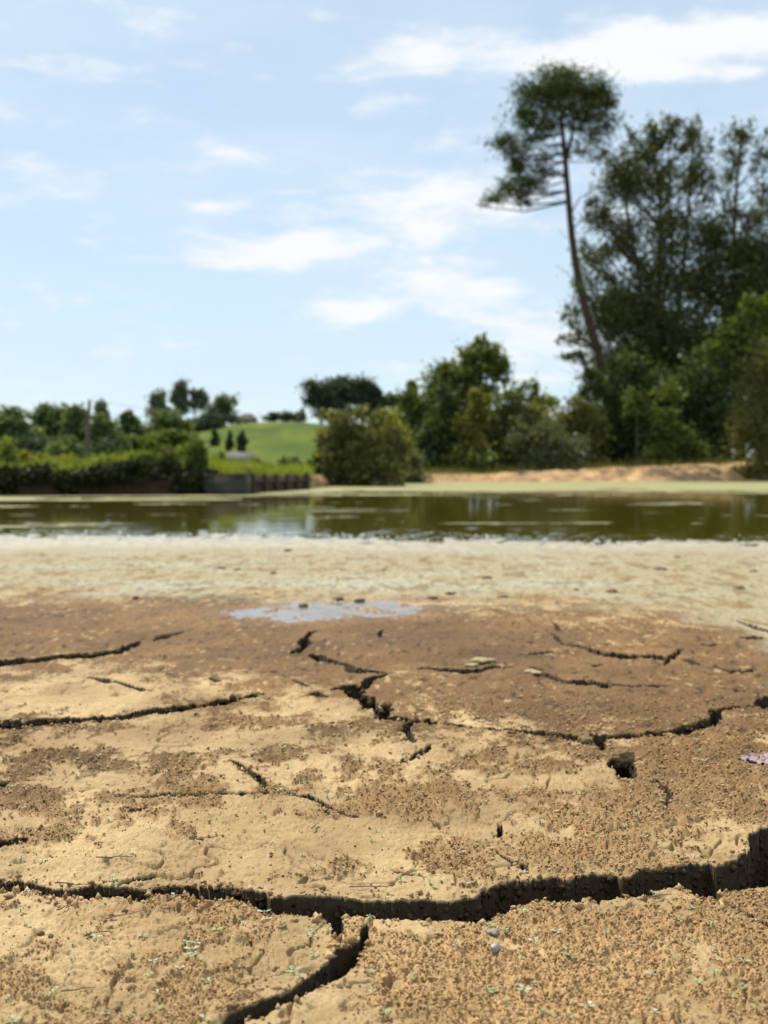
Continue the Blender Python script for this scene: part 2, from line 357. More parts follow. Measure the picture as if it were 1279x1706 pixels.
def mud_height(x, y, full=True):
    px = ppx(x, np.maximum(y, .2))
    E = np.interp(px, [-600, 0, 400, 640, 900, 1279, 1900], [12.0, 11.7, 11.7, 11.2, 10.7, 10.4, 10.0]) + .35 * fbm(x * .9, y * .3, 3, 5)
    z = -0.064 * np.clip((y - 5.2) / (E - 5.2), 0, 1) ** 1.3 - 0.30 * sst(0, 3.2, y - E)
    z = z + 0.008 * fbm(x * 1.7, y * 1.4, 3, 1) * sst(0, 2, y)
    if not full: return z
    bf = brown_field(x, y); brown = sst(0.02, 0.34, bf)
    dep, near = crack_field(x, y)
    brown_c = sst(-0.10, 0.42, bf); brown = brown * (1 - .6 * np.exp(-near / .03)) * np.clip(2.1 / y, .6, 1)
    z = z + 0.0035 * brown + 0.0022 * fbm(x * 12, y * 9, 3, 31)
    gr = np.abs(pn(x * 125, y * 95, 41)) * 1.0 + np.abs(pn(x * 260, y * 190, 42)) * 0.6
    big = np.maximum(pn(x * 34, y * 26, 45), 0)
    z = z - brown * .010 * np.maximum(pn(x * 70, y * 55, 48) - .15, 0) * (.5 + np.maximum(pn(x * 9, y * 7, 49), 0) * 2)
    z = z + brown * (0.0075 * gr + 0.007 * big - 0.0045) * np.clip(y / 1.6, .8, 1.25)
    z = z + (1 - brown) * (0.0020 * np.abs(pn(x * 30, y * 22, 43)) * (.4 + np.maximum(pn(x * 5, y * 4, 47), 0) * 2) + 0.0010 * np.abs(pn(x * 95, y * 75, 46)) + 0.0010 * pn(x * 170, y * 130, 44))
    # flakes: small steps in the smooth crust
    fl = fbm(x * 9, y * 6, 3, 51, .55)
    st_ = np.floor(fl * 4); fr = fl * 4 - st_
    z = z + 0.0075 * ((st_ + sst(.90, 1, fr)) / 4 - .6 * fl) * (1 - .7 * brown) * (y < 5.5)
    fl2 = fbm(x * 23, y * 17, 3, 52, .55) * 3; s2 = np.floor(fl2)
    z = z + 0.0034 * ((s2 + sst(.88, 1, fl2 - s2)) - .7 * fl2) * (1 - .8 * brown) * sst(-.25, .25, pn(x * 4, y * 3, 53)) * (y < 4)
    hair = np.maximum(0, 1 - np.abs(fbm(x * 5.5, y * 4.2, 3, 58)) / (.034 * np.clip(y / 1.6, .7, 1.8))) * sst(-.12, .15, pn(x * 3.1, y * 2.6, 59)) * (y < 4.6)
    z = z - .011 * hair * (1 - .5 * brown)
    pit = np.maximum(pn(x * 48, y * 38, 55) - .42, 0) * np.maximum(.4 + pn(x * 6, y * 5, 56), 0)
    z = z - .026 * pit * (1 - brown) + .006 * np.maximum(pn(x * 85, y * 70, 57) - .5, 0)
    z = z + np.where(dep == 0, 0.004 * np.exp(-near / 0.035) - 0.002 * np.exp(-near / 0.004), 0) - dep
    # ragged wet crust beyond five metres
    z = z + sst(5, 6, y) * (0.007 * fbm(x * 7, y * 2.2, 4, 61, .6) + 0.008 * np.abs(pn(x * 22, y * 9, 62)) * (1 - .6 * sst(8, 10, y)))
    pud = puddle_mask(x, y)
    z = z * (1 - pud) + (-0.012 + 0.019 * np.maximum(fbm(x * 9, y * 4.0, 5, 71, .65) - .10, 0)) * pud
    return z, brown_c, dep
PUD = [(365,1022),(400,1013),(450,1010),(500,1004),(560,999),(640,997),(690,1000),(712,1011),(700,1022),(650,1026),(590,1029),(530,1034),(490,1037),(440,1030),(400,1028)]
def puddle_mask(x, y, soft=0.10):
    g = np.array([ground(a, b)[:2] for a, b in PUD])
    m = np.zeros(x.shape)
    sel = np.where((y > 4.4) & (y < 6.2) & (np.abs(x) < 1.4))[0]
    if not len(sel): return m
    X = x[sel] + .03 * pn(x[sel] * 9, y[sel] * 4, 81); Y = y[sel] + .07 * pn(x[sel] * 7, y[sel] * 3, 82)
    dd = np.full(len(sel), 9.0); ins = np.zeros(len(sel), bool)
    for i in range(len(g)):
        a = g[i]; b = g[(i + 1) % len(g)]; e = b - a
        t = np.clip(((X - a[0]) * e[0] + (Y - a[1]) * e[1]) / (e @ e), 0, 1)
        dd = np.minimum(dd, (X - a[0] - t * e[0]) ** 2 + (Y - a[1] - t * e[1]) ** 2)
        c = ((a[1] > Y) != (b[1] > Y)) & (X < e[0] * (Y - a[1]) / (e[1] + 1e-12) + a[0]); ins ^= c
    s = np.where(ins, np.sqrt(dd), -np.sqrt(dd))
    m[sel] = sst(-soft * .6, soft, s); return m

WATER_Z = -0.062
rows_py = np.concatenate([np.arange(1760, 1300, -1.45), np.arange(1300, 1040, -1.0), np.arange(1040, 880, -1.1), np.arange(880, 862, -2.2)])
rows_y = EYE * F_PX / (rows_py - HORIZON)
rows_y = np.concatenate([np.linspace(0.25, rows_y[0] * .985, 40), rows_y])
uc = np.arange(-0.315, 0.3151, 1.85 / F_PX)
side = 0.315 + np.concatenate([np.cumsum(np.linspace(1.9, 5.2, 195) / F_PX), .327 + np.cumsum(np.geomspace(.004, .35, 26))])
us = np.concatenate([-side[::-1], uc, side])
Yg, Ug = np.meshgrid(rows_y, us, indexing='ij')
gx = (Ug * Yg).ravel(); gy = Yg.ravel()
gz, g_brown, g_dep = mud_height(gx, gy)
mud = mesh_np('mud_ground', np.stack([gx, gy, gz], 1), grid_faces(len(rows_y), len(us)), None, False)
structure(mud)
# colours of the ground itself
tan1 = np.array([.475, .335, .168]); tan2 = np.array([.30, .20, .092]); br1 = np.array([.28, .168, .068]); br2 = np.array([.43, .275, .130])
sub = np.array([.15, .095, .052])
k1 = np.clip(.5 + .7 * fbm(gx * 5, gy * 3.5, 4, 91), 0, 1)[:, None]
k2 = np.clip(.5 + .8 * pn(gx * 120, gy * 90, 92) + .3 * pn(gx * 9, gy * 7, 93), 0, 1)[:, None]
c = tan1 * k1 + tan2 * (1 - k1)
b = br1 * k2 + br2 * (1 - k2)
far_b = .35 + .65 * sst(1.7, 2.6, gy); far_b = np.where(gy < 1.7, .35 * sst(1.45, 1.7, gy), far_b)[:, None]
b = b * (1 - far_b) + (np.array([.190, .104, .037]) * k1 + np.array([.130, .068, .022]) * (1 - k1)) * far_b
dust = sst(-.1, .7, fbm(gx * 2.6, gy * 2.0, 4, 94))[:, None]; c = c * (1 - .28 * dust) + .28 * dust * br1
fleck = sst(.42, .62, pn(gx * 38, gy * 17, 95)) * sst(-.3, .4, pn(gx * 3, gy * 2, 96)) * sst(1.8, 2.6, gy); dkf = sst(.40, .6, pn(gx * 34, gy * 13, 97)) * sst(1.8, 2.6, gy)
b = b + (np.array([.40, .28, .13]) - b) * (.75 * fleck)[:, None]; b = b * (1 - .55 * dkf[:, None])
b = b * (1 + .30 * fbm(gx * 1.6, gy * 1.3, 4, 98))[:, None]
c = c * (1 - g_brown[:, None]) + b * g_brown[:, None]
# pale algae crust beyond the brown mud
gpx = ppx(gx, gy); edge = np.interp(gpx, [0, 300, 520, 760, 980, 1100, 1200, 1279], [985, 990, 1000, 1000, 1002, 1015, 1040, 1085])
edge_y = EYE * F_PX / (edge - HORIZON)
pale = sst(-.42, .50, (gy - edge_y) / 1.2 + .42 * fbm(gx * 3, gy * 1.6, 5, 101, .6))[:, None]
st = fbm(gx * 1.1, gy * 1.5, 4, 102)[:, None]; st2 = fbm(gx * 9, gy * 3.2, 4, 103, .6)[:, None]
ochre = np.array([.30, .215, .09]); cream = np.array([.325, .275, .165]); mint = np.array([.35, .34, .245]); brn = np.array([.17, .115, .05])
pc = cream + (ochre - cream) * sst(.0, .6, st2 - .2 * st) + (mint - cream) * sst(.12, .5, st + .35 * st2 + .5 * np.exp(-((gy[:, None] - 6.1) / .35) ** 2)) * .9
pc = pc + (brn - pc) * sst(.30, .75, st2 + .2) * .6
spk = pn(gx * 26, gy * 7, 104)[:, None]; pc = pc + (brn - pc) * sst(.38, .62, spk) * .7; pc = pc * (1 + .16 * pn(gx * 40, gy * 12, 105)[:, None])
whit = sst(7.8, 10.2, gy + .5 * st[:, 0])[:, None]
pc = pc * (1 - whit) + whit * (np.array([.35, .315, .235]) + .08 * st2 * np.array([1, .9, .7]))
green = (sst(.30, .36, gx / gy + .03 * st[:, 0]) * sst(5, 6, gy) * (1 - sst(8.5, 9.5, gy)))[:, None]
c = c * (1 - pale) + pc * pale
moist = (puddle_mask(gx, gy + .02, .30))[:, None]
c = c * (1 - .5 * moist) + .5 * moist * np.array([.27, .175, .115])
add_col(mud, 'Col', np.clip(c, .01, .9))
wet = np.clip(np.maximum(sst(8.6, 11, gy), puddle_mask(gx, gy, .5) * .9), 0, 1)
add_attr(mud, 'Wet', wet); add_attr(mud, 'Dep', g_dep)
m, nt, out = new_mat('dry_mud')
at_c = nd(nt, 'ShaderNodeAttribute', attribute_name='Col'); at_w = nd(nt, 'ShaderNodeAttribute', attribute_name='Wet')
tc = nd(nt, 'ShaderNodeTexCoord').outputs['Object']
fine = ramp(nt, noise_tex(nt, tc, 380, 4, .7), [(0.25, (.72, .70, .66)), (0.75, (1.22, 1.23, 1.24))])
mid = ramp(nt, noise_tex(nt, tc, 42, 5, .65), [(0.3, (.84, .82, .78)), (0.7, (1.12, 1.13, 1.15))])
col = mulcol(nt, mulcol(nt, at_c.outputs['Color'], fine), mid)
at_d = nd(nt, 'ShaderNodeAttribute', attribute_name='Dep')            # shade painted into the crack walls below the dry crust
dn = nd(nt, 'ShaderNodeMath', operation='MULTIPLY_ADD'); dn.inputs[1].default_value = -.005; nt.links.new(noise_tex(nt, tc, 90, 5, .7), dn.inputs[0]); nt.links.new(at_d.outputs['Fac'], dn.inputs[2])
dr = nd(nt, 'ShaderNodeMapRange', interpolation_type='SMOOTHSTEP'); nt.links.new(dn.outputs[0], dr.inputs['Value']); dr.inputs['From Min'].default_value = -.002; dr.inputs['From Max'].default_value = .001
shaded_clay = ramp(nt, noise_tex(nt, tc, 60, 6, .75), [(.28, (.022, .014, .007)), (.62, (.07, .045, .023)), (.75, (.17, .115, .06))])
lay_ = nd(nt, 'ShaderNodeMix', data_type='RGBA'); nt.links.new(dr.outputs[0], lay_.inputs['Factor']); nt.links.new(col, lay_.inputs[6]); nt.links.new(shaded_clay, lay_.inputs[7]); col = lay_.outputs[2]
bs = nd(nt, 'ShaderNodeBsdfPrincipled'); nt.links.new(col, bs.inputs['Base Color'])
rr = nd(nt, 'ShaderNodeMapRange'); nt.links.new(at_w.outputs['Fac'], rr.inputs['Value']); rr.inputs['To Min'].default_value = .9; rr.inputs['To Max'].default_value = .42
nt.links.new(rr.outputs[0], bs.inputs['Roughness']); bs.inputs['Specular IOR Level'].default_value = .35
bp = nd(nt, 'ShaderNodeBump'); bp.inputs['Strength'].default_value = .55; bp.inputs['Distance'].default_value = .0025
nt.links.new(noise_tex(nt, tc, 260, 5, .7), bp.inputs['Height']); nt.links.new(bp.outputs[0], bs.inputs['Normal'])
nt.links.new(bs.outputs[0], out.inputs['Surface'])
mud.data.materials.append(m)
M_MUD = m

# ------------------------------------------------------------------ shore, meadow and hill
SH_PX = [-2500, -300, 0, 340, 400, 430, 515, 560, 640, 800, 1000, 1279, 1600, 3500]
SH_D  = [25, 27, 28.0, 29.3, 30, 31.5, 38, 43, 50, 56, 57, 58, 55, 40]
SH_TOP= [.47, .47, .48, .47, .44, .38, .33, .28, .22, .28, .55, .84, .9, .9]
SH_W  = [.3, .3, .3, .3, .3, .4, 1.4, 3.0, 4.0, 4.5, 4.5, 4.0, 4, 4]
def shore_d(px): return np.interp(px, SH_PX, SH_D)
def land(x, y):
    x = np.asarray(x, float); y = np.asarray(y, float)
    px = ppx(x, y); s = y - shore_d(px); u = x / y; w = np.interp(px, SH_PX, SH_W); top = np.interp(px, SH_PX, SH_TOP)
    jag = .35 * fbm(x * .5, y * .5, 3, 201) + .5 * fbm(x * 1.6, y * 1.6, 3, 205) + .25 * np.abs(pn(x * 1.7, y * 1.7, 202))
    z = -.40 + (top + .40) * (0.30 * sst(-w * 1.4, 0, s) + 0.70 * sst(-.05 * w, w, s + jag * w * .5))
    z = z + .05 * fbm(x * 1.3, y * 1.3, 3, 203) * sst(0, 1, s)
    z = z + .0035 * np.maximum(s, 0)
    z = z + 8.6 * sst(70, 320, y) * np.exp(-((u + .078) / .13) ** 2) + 1.5 * sst(80, 300, y)
    return z
def far_on(px, py, y0=70, y1=330):         # how far away the slope is seen at a pixel
    ys = np.linspace(y0, y1, 600); p = HORIZON - (land((px - CX) / F_PX * ys, ys) - EYE) / ys * F_PX
    return float(ys[np.argmax(p <= py)])
def land1(x, y): return float(land(np.array([x]), np.array([y]))[0])
ss = np.concatenate([np.arange(-7, -1, .5), np.arange(-1, 7, .16), 7 + np.cumsum(np.geomspace(.4, 400, 60))])
uu = np.concatenate([-.4 - np.cumsum(np.geomspace(.02, .25, 18))[::-1], np.arange(-.4, .4001, .0032), .4 + np.cumsum(np.geomspace(.02, .25, 18))])
S2, U2 = np.meshgrid(ss, uu, indexing='ij')
D2 = shore_d(CX + U2 * F_PX); ty = (D2 + S2).ravel(); tx = (U2 * (D2 + S2)).ravel(); tz = land(tx, ty)
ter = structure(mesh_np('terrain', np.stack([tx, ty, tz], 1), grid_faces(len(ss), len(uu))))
tpx = ppx(tx, ty); s_ = S2.ravel(); wv = np.interp(tpx, SH_PX, SH_W)
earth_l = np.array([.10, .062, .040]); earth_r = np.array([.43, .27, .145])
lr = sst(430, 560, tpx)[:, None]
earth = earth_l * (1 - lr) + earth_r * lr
en = fbm(tx * .9, ty * .9, 4, 211)[:, None]
earth = earth * (1 + .35 * en)
gn = fbm(tx * .09, ty * .05, 5, 212, .65)[:, None]
grass = np.array([.080, .115, .012]) * (1 + .35 * gn) + np.array([.03, .015, 0]) * sst(.1, .6, gn)
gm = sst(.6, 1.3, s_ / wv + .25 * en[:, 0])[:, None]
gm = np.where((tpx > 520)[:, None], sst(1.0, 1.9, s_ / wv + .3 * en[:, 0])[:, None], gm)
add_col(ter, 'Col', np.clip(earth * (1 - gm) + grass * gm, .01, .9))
m, nt, out = new_mat('bank_and_meadow')
a_ = nd(nt, 'ShaderNodeAttribute', attribute_name='Col'); tc = nd(nt, 'ShaderNodeTexCoord').outputs['Object']
f1 = ramp(nt, noise_tex(nt, tc, 2.2, 6, .7), [(.3, (.75, .75, .72)), (.7, (1.2, 1.2, 1.15))])
bs = nd(nt, 'ShaderNodeBsdfPrincipled'); nt.links.new(mulcol(nt, a_.outputs['Color'], f1), bs.inputs['Base Color']); bs.inputs['Roughness'].default_value = .95; bs.inputs['Specular IOR Level'].default_value = .1
bp = nd(nt, 'ShaderNodeBump'); bp.inputs['Strength'].default_value = .6; bp.inputs['Distance'].default_value = .12
nt.links.new(noise_tex(nt, tc, 3.0, 6, .7), bp.inputs['Height']); nt.links.new(bp.outputs[0], bs.inputs['Normal'])
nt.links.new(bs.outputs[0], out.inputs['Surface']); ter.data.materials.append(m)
M_LAKEBED = surf_mat('lake_bed_mud', (.12, .09, .05), (.18, .13, .07), .5)
structure(mesh_np('lake_bed', np.array([(-4000, -4000, -.75), (4000, -4000, -.75), (4000, 4000, -.75), (-4000, 4000, -.75)], float), np.array([(0, 1, 2, 3)]), M_LAKEBED))

# ------------------------------------------------------------------ water of the shrunken lake
wy = np.concatenate([np.arange(9.0, 13.0, .028), 13.0 + np.cumsum(np.geomspace(.03, 1.2, 110))])
wy = wy[wy < 78]
wu = np.concatenate([-.36 - np.cumsum(np.geomspace(.01, .3, 16))[::-1], np.arange(-.36, .3601, .0024), .36 + np.cumsum(np.geomspace(.01, .3, 16))])
WY, WU = np.meshgrid(wy, wu, indexing='ij'); wx_ = (WY * WU).ravel(); wyy = WY.ravel()
chop = np.exp(-np.maximum(wyy - 11.6, 0) / .55) * sst(.16, .42, pn(wx_ * 7, wyy * 2.6, 301) + .35 * pn(wx_ * 1.3, wyy * .8, 305))
chop = np.maximum(chop, .8 * sst(.62, .8, pn(wx_ * 6, wyy * 2.2, 306)) * (wyy < 15))
rip = .010 * pn(wx_ * 7.5, wyy * 8.5, 302) + .007 * pn(wx_ * 15, wyy * 17, 303)
wz = WATER_Z + chop * (rip + .004) + .0007 * pn(wx_ * 1.2, wyy * 2.4, 304)
water_chop = chop
water = structure(mesh_np('water', np.stack([wx_, wyy, wz], 1), grid_faces(len(wy), len(wu))))
m, nt, out = new_mat('lake_water')
tc = nd(nt, 'ShaderNodeTexCoord').outputs['Object']
bs = nd(nt, 'ShaderNodeBsdfPrincipled'); bs.inputs['Base Color'].default_value = (.058, .049, .004, 1); bs.inputs['Roughness'].default_value = .05; bs.inputs['IOR'].default_value = 1.11
mp = nd(nt, 'ShaderNodeMapping'); mp.inputs['Scale'].default_value = (1.0, 1.8, 1); nt.links.new(tc, mp.inputs[0])
bp = nd(nt, 'ShaderNodeBump'); bp.inputs['Strength'].default_value = .05; bp.inputs['Distance'].default_value = .02
nt.links.new(noise_tex(nt, mp.outputs[0], 2.2, 3, .5), bp.inputs['Height'])
ac = nd(nt, 'ShaderNodeAttribute', attribute_name='Chop'); bp2 = nd(nt, 'ShaderNodeBump'); bp2.inputs['Distance'].default_value = .012
nt.links.new(ac.outputs['Fac'], bp2.inputs['Strength']); nt.links.new(noise_tex(nt, tc, 28, 2, .5), bp2.inputs['Height']); nt.links.new(bp.outputs[0], bp2.inputs['Normal'])
nt.links.new(bp2.outputs[0], bs.inputs['Normal']); add_attr(water, 'Chop', np.clip(water_chop, 0, 1))
nt.links.new(bs.outputs[0], out.inputs['Surface']); water.data.materials.append(m)

# floating algae mats near the far shore, thinning out into streaks
def algae(name, rows, edge_near, seed, thr, mat):
    us2 = np.arange(-.5, .5001, .0028)
    Yk, Uk = np.meshgrid(rows, us2, indexing='ij'); x = (Yk * Uk).ravel(); y = Yk.ravel(); px = ppx(x, y)
    en_ = np.interp(px, *edge_near); sh = shore_d(px) - .1
    f = (y - en_) / 7.0 + .75 * fbm(x * .16, y * .6, 4, seed) + .5 * np.maximum(fbm(x * .10, y * 1.3, 3, seed + 3), 0) + .25 * pn(x * 1.6, y * 1.2, seed + 9)
    keep = (f > thr) & (y < sh)
    z = WATER_Z + .010 + .004 * pn(x * 3, y * 3, seed + 5)
    fc = grid_faces(len(rows), len(us2)); kf = keep[fc].all(1); fc = fc[kf]
    used = np.unique(fc); idx = np.full(len(x), -1); idx[used] = np.arange(len(used))
    o = mesh_np(name, np.stack([x, y, z], 1)[used], idx[fc], mat)
    stuff(o); return o
M_ALGAE = surf_mat('algae_mat', (.23, .225, .085), (.33, .30, .145), .8, .8, .4, .02, .2)
ay = np.concatenate([np.arange(17, 34, .16), np.arange(34, 64, .45)])
al = algae('floating_algae', ay, ([-300, 0, 350, 520, 800, 1279, 1600], [23, 23, 25, 29, 30, 30, 30]), 401, .22, M_ALGAE)
al['label'] = 'pale green algae mat floating along the far shore'; al['category'] = 'algae'
st_rows = np.concatenate([np.arange(12.6, 19, .07), np.arange(19, 31, .16)])
def streaks():
    us2 = np.arange(-.42, .4201, .0026); Yk, Uk = np.meshgrid(st_rows, us2, indexing='ij'); x = (Yk * Uk).ravel(); y = Yk.ravel()
    f = pn(x * .35, y * 1.1, 421) + .5 * pn(x * 1.2, y * 2.6, 422) + .25 * pn(x * 5, y * 7, 423)
    fc = grid_faces(len(st_rows), len(us2)); fc = fc[(f > .52)[fc].all(1)]; used = np.unique(fc); idx = np.full(len(x), -1); idx[used] = np.arange(len(used))
    z = WATER_Z + .007 + .002 * pn(x * 6, y * 6, 424)
    o = stuff(mesh_np('floating_scum', np.stack([x, y, z], 1)[used], idx[fc], M_SCUM)); o['label'] = 'thin streaks of green scum drifting on the open water'; o['category'] = 'algae'
M_SCUM = surf_mat('scum', (.12, .115, .03), (.19, .175, .06), 1.2, .6, .3, .01, .3)
streaks()
# white foam beads put in for sun glints along the near waterline
def glint_foam():
    r_ = np.random.RandomState(55); n0 = 12000
    y = r_.uniform(10.3, 13.2, n0); x = r_.uniform(-.36, .36, n0) * y
    zz0 = mud_height(x, y, False)
    dens = np.exp(-np.abs(zz0 - WATER_Z + .012) / .012) * sst(-.15, .45, pn(x * 2.2, y * 1.2, 431)) + .30 * (zz0 < WATER_Z) * np.exp((zz0 - WATER_Z) / .035) * sst(-.1, .4, pn(x * 3, y * 1.5, 433))
    k = r_.uniform(0, 1, n0) < dens * .30; x, y, zz0 = x[k], y[k], zz0[k]; n = len(x)
    bm = bmesh.new(); bmesh.ops.create_icosphere(bm, subdivisions=2, radius=1); iv = np.array([v.co[:] for v in bm.verts]); fi = np.array([[v.index for v in f.verts] for f in bm.faces]); bm.free()
    sc = .005 + .010 * r_.uniform(0, 1, n) ** 2.5
    V = iv[None] * sc[:, None, None] * np.array([1.2, 1, .6]) + np.stack([x, y, np.maximum(WATER_Z, zz0) + sc * .2], 1)[:, None]
    Fc = (fi[None] + (np.arange(n) * len(iv))[:, None, None]).reshape(-1, 3)
    o = stuff(mesh_np('shore_glint_foam', V.reshape(-1, 3), Fc, M_GLINT_FOAM)); o['label'] = 'white foam beads standing in for sun glints along the near waterline'; o['category'] = 'glint_foam'
M_GLINT_FOAM = surf_mat('glint_foam', (.74, .74, .70), (.86, .86, .83), 40, .25, .2, .002, .6)
glint_foam()
py_ = np.concatenate([np.arange(4.45, 6.0, .02)]); pu = np.arange(-.17, .08, .003)
PY, PU = np.meshgrid(py_, pu, indexing='ij'); x = (PY * PU).ravel(); y = PY.ravel()
fc = grid_faces(len(py_), len(pu)); keep = puddle_mask(x, y, .10) > .02; fc = fc[keep[fc].any(1)]; used = np.unique(fc); idx = np.full(len(x), -1); idx[used] = np.arange(len(used))
M_PUD, nt, out = new_mat('puddle_water'); tc = nd(nt, 'ShaderNodeTexCoord').outputs['Object']
bs = nd(nt, 'ShaderNodeBsdfPrincipled'); bs.inputs['Base Color'].default_value = (.20, .155, .12, 1); bs.inputs['Roughness'].default_value = .12; bs.inputs['IOR'].default_value = 1.33
bp = nd(nt, 'ShaderNodeBump'); bp.inputs['Strength'].default_value = .5; bp.inputs['Distance'].default_value = .008
nt.links.new(noise_tex(nt, tc, 14, 3, .6), bp.inputs['Height']); nt.links.new(bp.outputs[0], bs.inputs['Normal']); nt.links.new(bs.outputs[0], out.inputs['Surface'])
pz = -.0055 + .0012 * pn(x * 20, y * 14, 411)
pudl = structure(mesh_np('puddle', np.stack([x, y, pz], 1)[used], idx[fc], M_PUD))

# ------------------------------------------------------------------ plants
M_BARK = surf_mat('bark', (.075, .055, .04), (.15, .115, .085), 3, .9, .6, .03)
M_PINEBARK = surf_mat('pine_bark', (.05, .032, .022), (.095, .062, .042), 2.5, .9, .7, .04)
LM = {'pine': leaf_mat('pine_needles', (0.043, 0.070, 0.020), (0.123, 0.152, 0.041), .25),
      'dark': leaf_mat('dark_leaves', (0.038, 0.061, 0.020), (0.123, 0.152, 0.046), .30),
      'tall': leaf_mat('ash_leaves', (0.043, 0.067, 0.026), (0.167, 0.181, 0.058), .35),
      'mid': leaf_mat('green_leaves', (0.065, 0.104, 0.023), (0.189, 0.232, 0.052), .38),
      'bright': leaf_mat('bright_leaves', (0.123, 0.181, 0.029), (0.319, 0.362, 0.065), .42),
      'olive': leaf_mat('olive_leaves', (0.087, 0.102, 0.032), (0.246, 0.239, 0.072), .36),
      'silver': leaf_mat('silver_leaves', (.085, .105, .048), (.20, .215, .11), .32),
      'bramble': leaf_mat('bramble_leaves', (.018, .021, .009), (.055, .060, .020), .12),
      'sapling': leaf_mat('sapling_leaves', (.11, .125, .022), (.25, .25, .05), .40),
      'yellow': leaf_mat('yellow_leaves', (0.189, 0.203, 0.029), (0.435, 0.406, 0.065), .42),
      'far': leaf_mat('far_leaves', (0.080, 0.119, 0.046), (0.189, 0.239, 0.090), .34, .15),
      'fardark': leaf_mat('far_dark_leaves', (0.043, 0.067, 0.043), (0.109, 0.138, 0.080), .28, .15),
      'fargrey': leaf_mat('far_grey_leaves', (0.109, 0.133, 0.094), (0.203, 0.225, 0.152), .30, .15)}
RNG = np.random.RandomState(5)
def leaf_quads(C, size, flat=0.0, narrow=.55):
    n = len(C)
    a = RNG.normal(size=(n, 3)); a[:, 2] *= (1 - flat); a /= np.linalg.norm(a, axis=1)[:, None] + 1e-9
    b = RNG.normal(size=(n, 3)); b -= (b * a).sum(1)[:, None] * a; b /= np.linalg.norm(b, axis=1)[:, None] + 1e-9
    s = size * RNG.uniform(.6, 1.35, n)[:, None]
    nn = np.cross(a, b) * s * .18
    V = np.stack([C - a * s, C + b * s * narrow + nn, C + a * s, C - b * s * narrow + nn], 1).reshape(-1, 3)
    return V, np.arange(4 * n).reshape(n, 4)
def plant(name, label, cat, Y, blobs, n, leaf, mat, base=None, trunk=None, group=None, sub=14, spread=.24, bark=None, limbs=.6, kind='tree', tr=(.12, .04), depthk=1.0, shell=.55, flat=0.0, narrow=.55, extra=None, rise=.25):
    """blobs: (px, py, rx, ry[, weight]) in the photograph's pixels at distance Y, turned into metres here"""
    bl = []
    for q in blobs:
        c = at(q[0], q[1], Y); k = Y / F_PX
        bl.append((c, np.array([q[2] * k, max(q[2], q[3] * .5) * k * .8 * depthk, q[3] * k]), q[4] if len(q) > 4 else 1.0))
    if kind == 'shrub' and 40 < Y < 72:                 # foliage reaches the ground
        for q in list(blobs):
            g0 = at(q[0], 780, Y); pg = 780 - (land1(g0[0], Y) - EYE) / Y * F_PX
            if q[1] + q[3] * 2.2 > pg - 20: bl.append((at(q[0], pg - 12, Y), np.array([q[2] * .9, q[2] * .7, 15.0]) * Y / F_PX, .8))
    bx = base[0] if base else blobs[0][0]
    b0 = at(bx, 780, Y); b0[2] = land1(b0[0], Y) - .05
    root = empty(name, b0); tag(root, label, cat, group)
    wsum = sum(w * (r[0] * r[2]) for _, r, w in bl)
    pts = []; subs = []
    for c, r, w in bl:
        k = max(3, int(sub * (w ** .5)))
        d = RNG.normal(size=(k, 3)); d /= np.linalg.norm(d, axis=1)[:, None]
        sc = c + d * r * (RNG.uniform(0, 1, k) ** shell)[:, None] * .86
        subs += list(sc)
        m_ = int(n * w * r[0] * r[2] / wsum)
        ch = RNG.randint(0, k, m_)
        sz = RNG.uniform(.55, 1.3, k)
        p = sc[ch] + RNG.normal(size=(m_, 3)) * r * spread * sz[ch][:, None]
        pts.append(p)
    C = np.concatenate(pts)
    gzz = land(C[:, 0], C[:, 1]); C[:, 2] = np.maximum(C[:, 2], gzz + .02 + np.abs(RNG.normal(size=len(C))) * .05)
    V, Fc = leaf_quads(C, leaf, flat, narrow)
    mesh_np('crown' if kind == 'tree' else 'foliage', V - b0, Fc, mat, False, root)
    acc = Acc()
    if trunk: tp = np.array([at(a, b, Y) for a, b in trunk]); tp[0, 2] = b0[2] - .1
    else:
        top = bl[0][0] + np.array([0, 0, bl[0][1][2] * .4]); tp = np.array([b0 + np.array([0, 0, -.1]), b0 * .6 + top * .4 + np.array([.02, 0, 0]), top])
    if len(tp) > 2:                       # smooth the path
        t = np.linspace(0, 1, len(tp)); tt = np.linspace(0, 1, max(len(tp) * 3, 8)); tp = np.stack([np.interp(tt, t, tp[:, k]) for k in range(3)], 1)
        tp[1:-1] = (tp[:-2] + 2 * tp[1:-1] + tp[2:]) / 4
    rad = tr[0] + (tr[1] - tr[0]) * np.linspace(0, 1, len(tp)) ** .8
    acc.add(*tube(tp, rad, 8))
    for sc in subs:
        if RNG.uniform() > limbs: continue
        dz = sc[2] - tp[:, 2]; ii = np.where(dz > rise * np.linalg.norm((sc - tp)[:, :2], axis=1))[0]
        i0 = ii[-1] if len(ii) else 0
        i0 = min(i0, len(tp) - 2) if len(tp) > 2 else 0
        s0 = tp[i0]; mid_ = s0 * .5 + sc * .5 + np.array([0, 0, -.08 * np.linalg.norm(sc - s0)]) + RNG.normal(size=3) * .03 * np.linalg.norm(sc - s0)
        r0 = min(rad[i0] * .55, .012 * np.linalg.norm(sc - s0) + .012)
        acc.add(*tube([s0, mid_, sc], [r0, r0 * .65, r0 * .3], 5))
    if extra:
        for pth, r0, r1 in extra:
            ep = [at(a, b, Y) for a, b in pth]; acc.add(*tube(ep, np.linspace(r0, r1, len(ep)), 6))
    acc.build('trunk' if kind == 'tree' else 'stem', bark or M_BARK, root, b0)
    return root

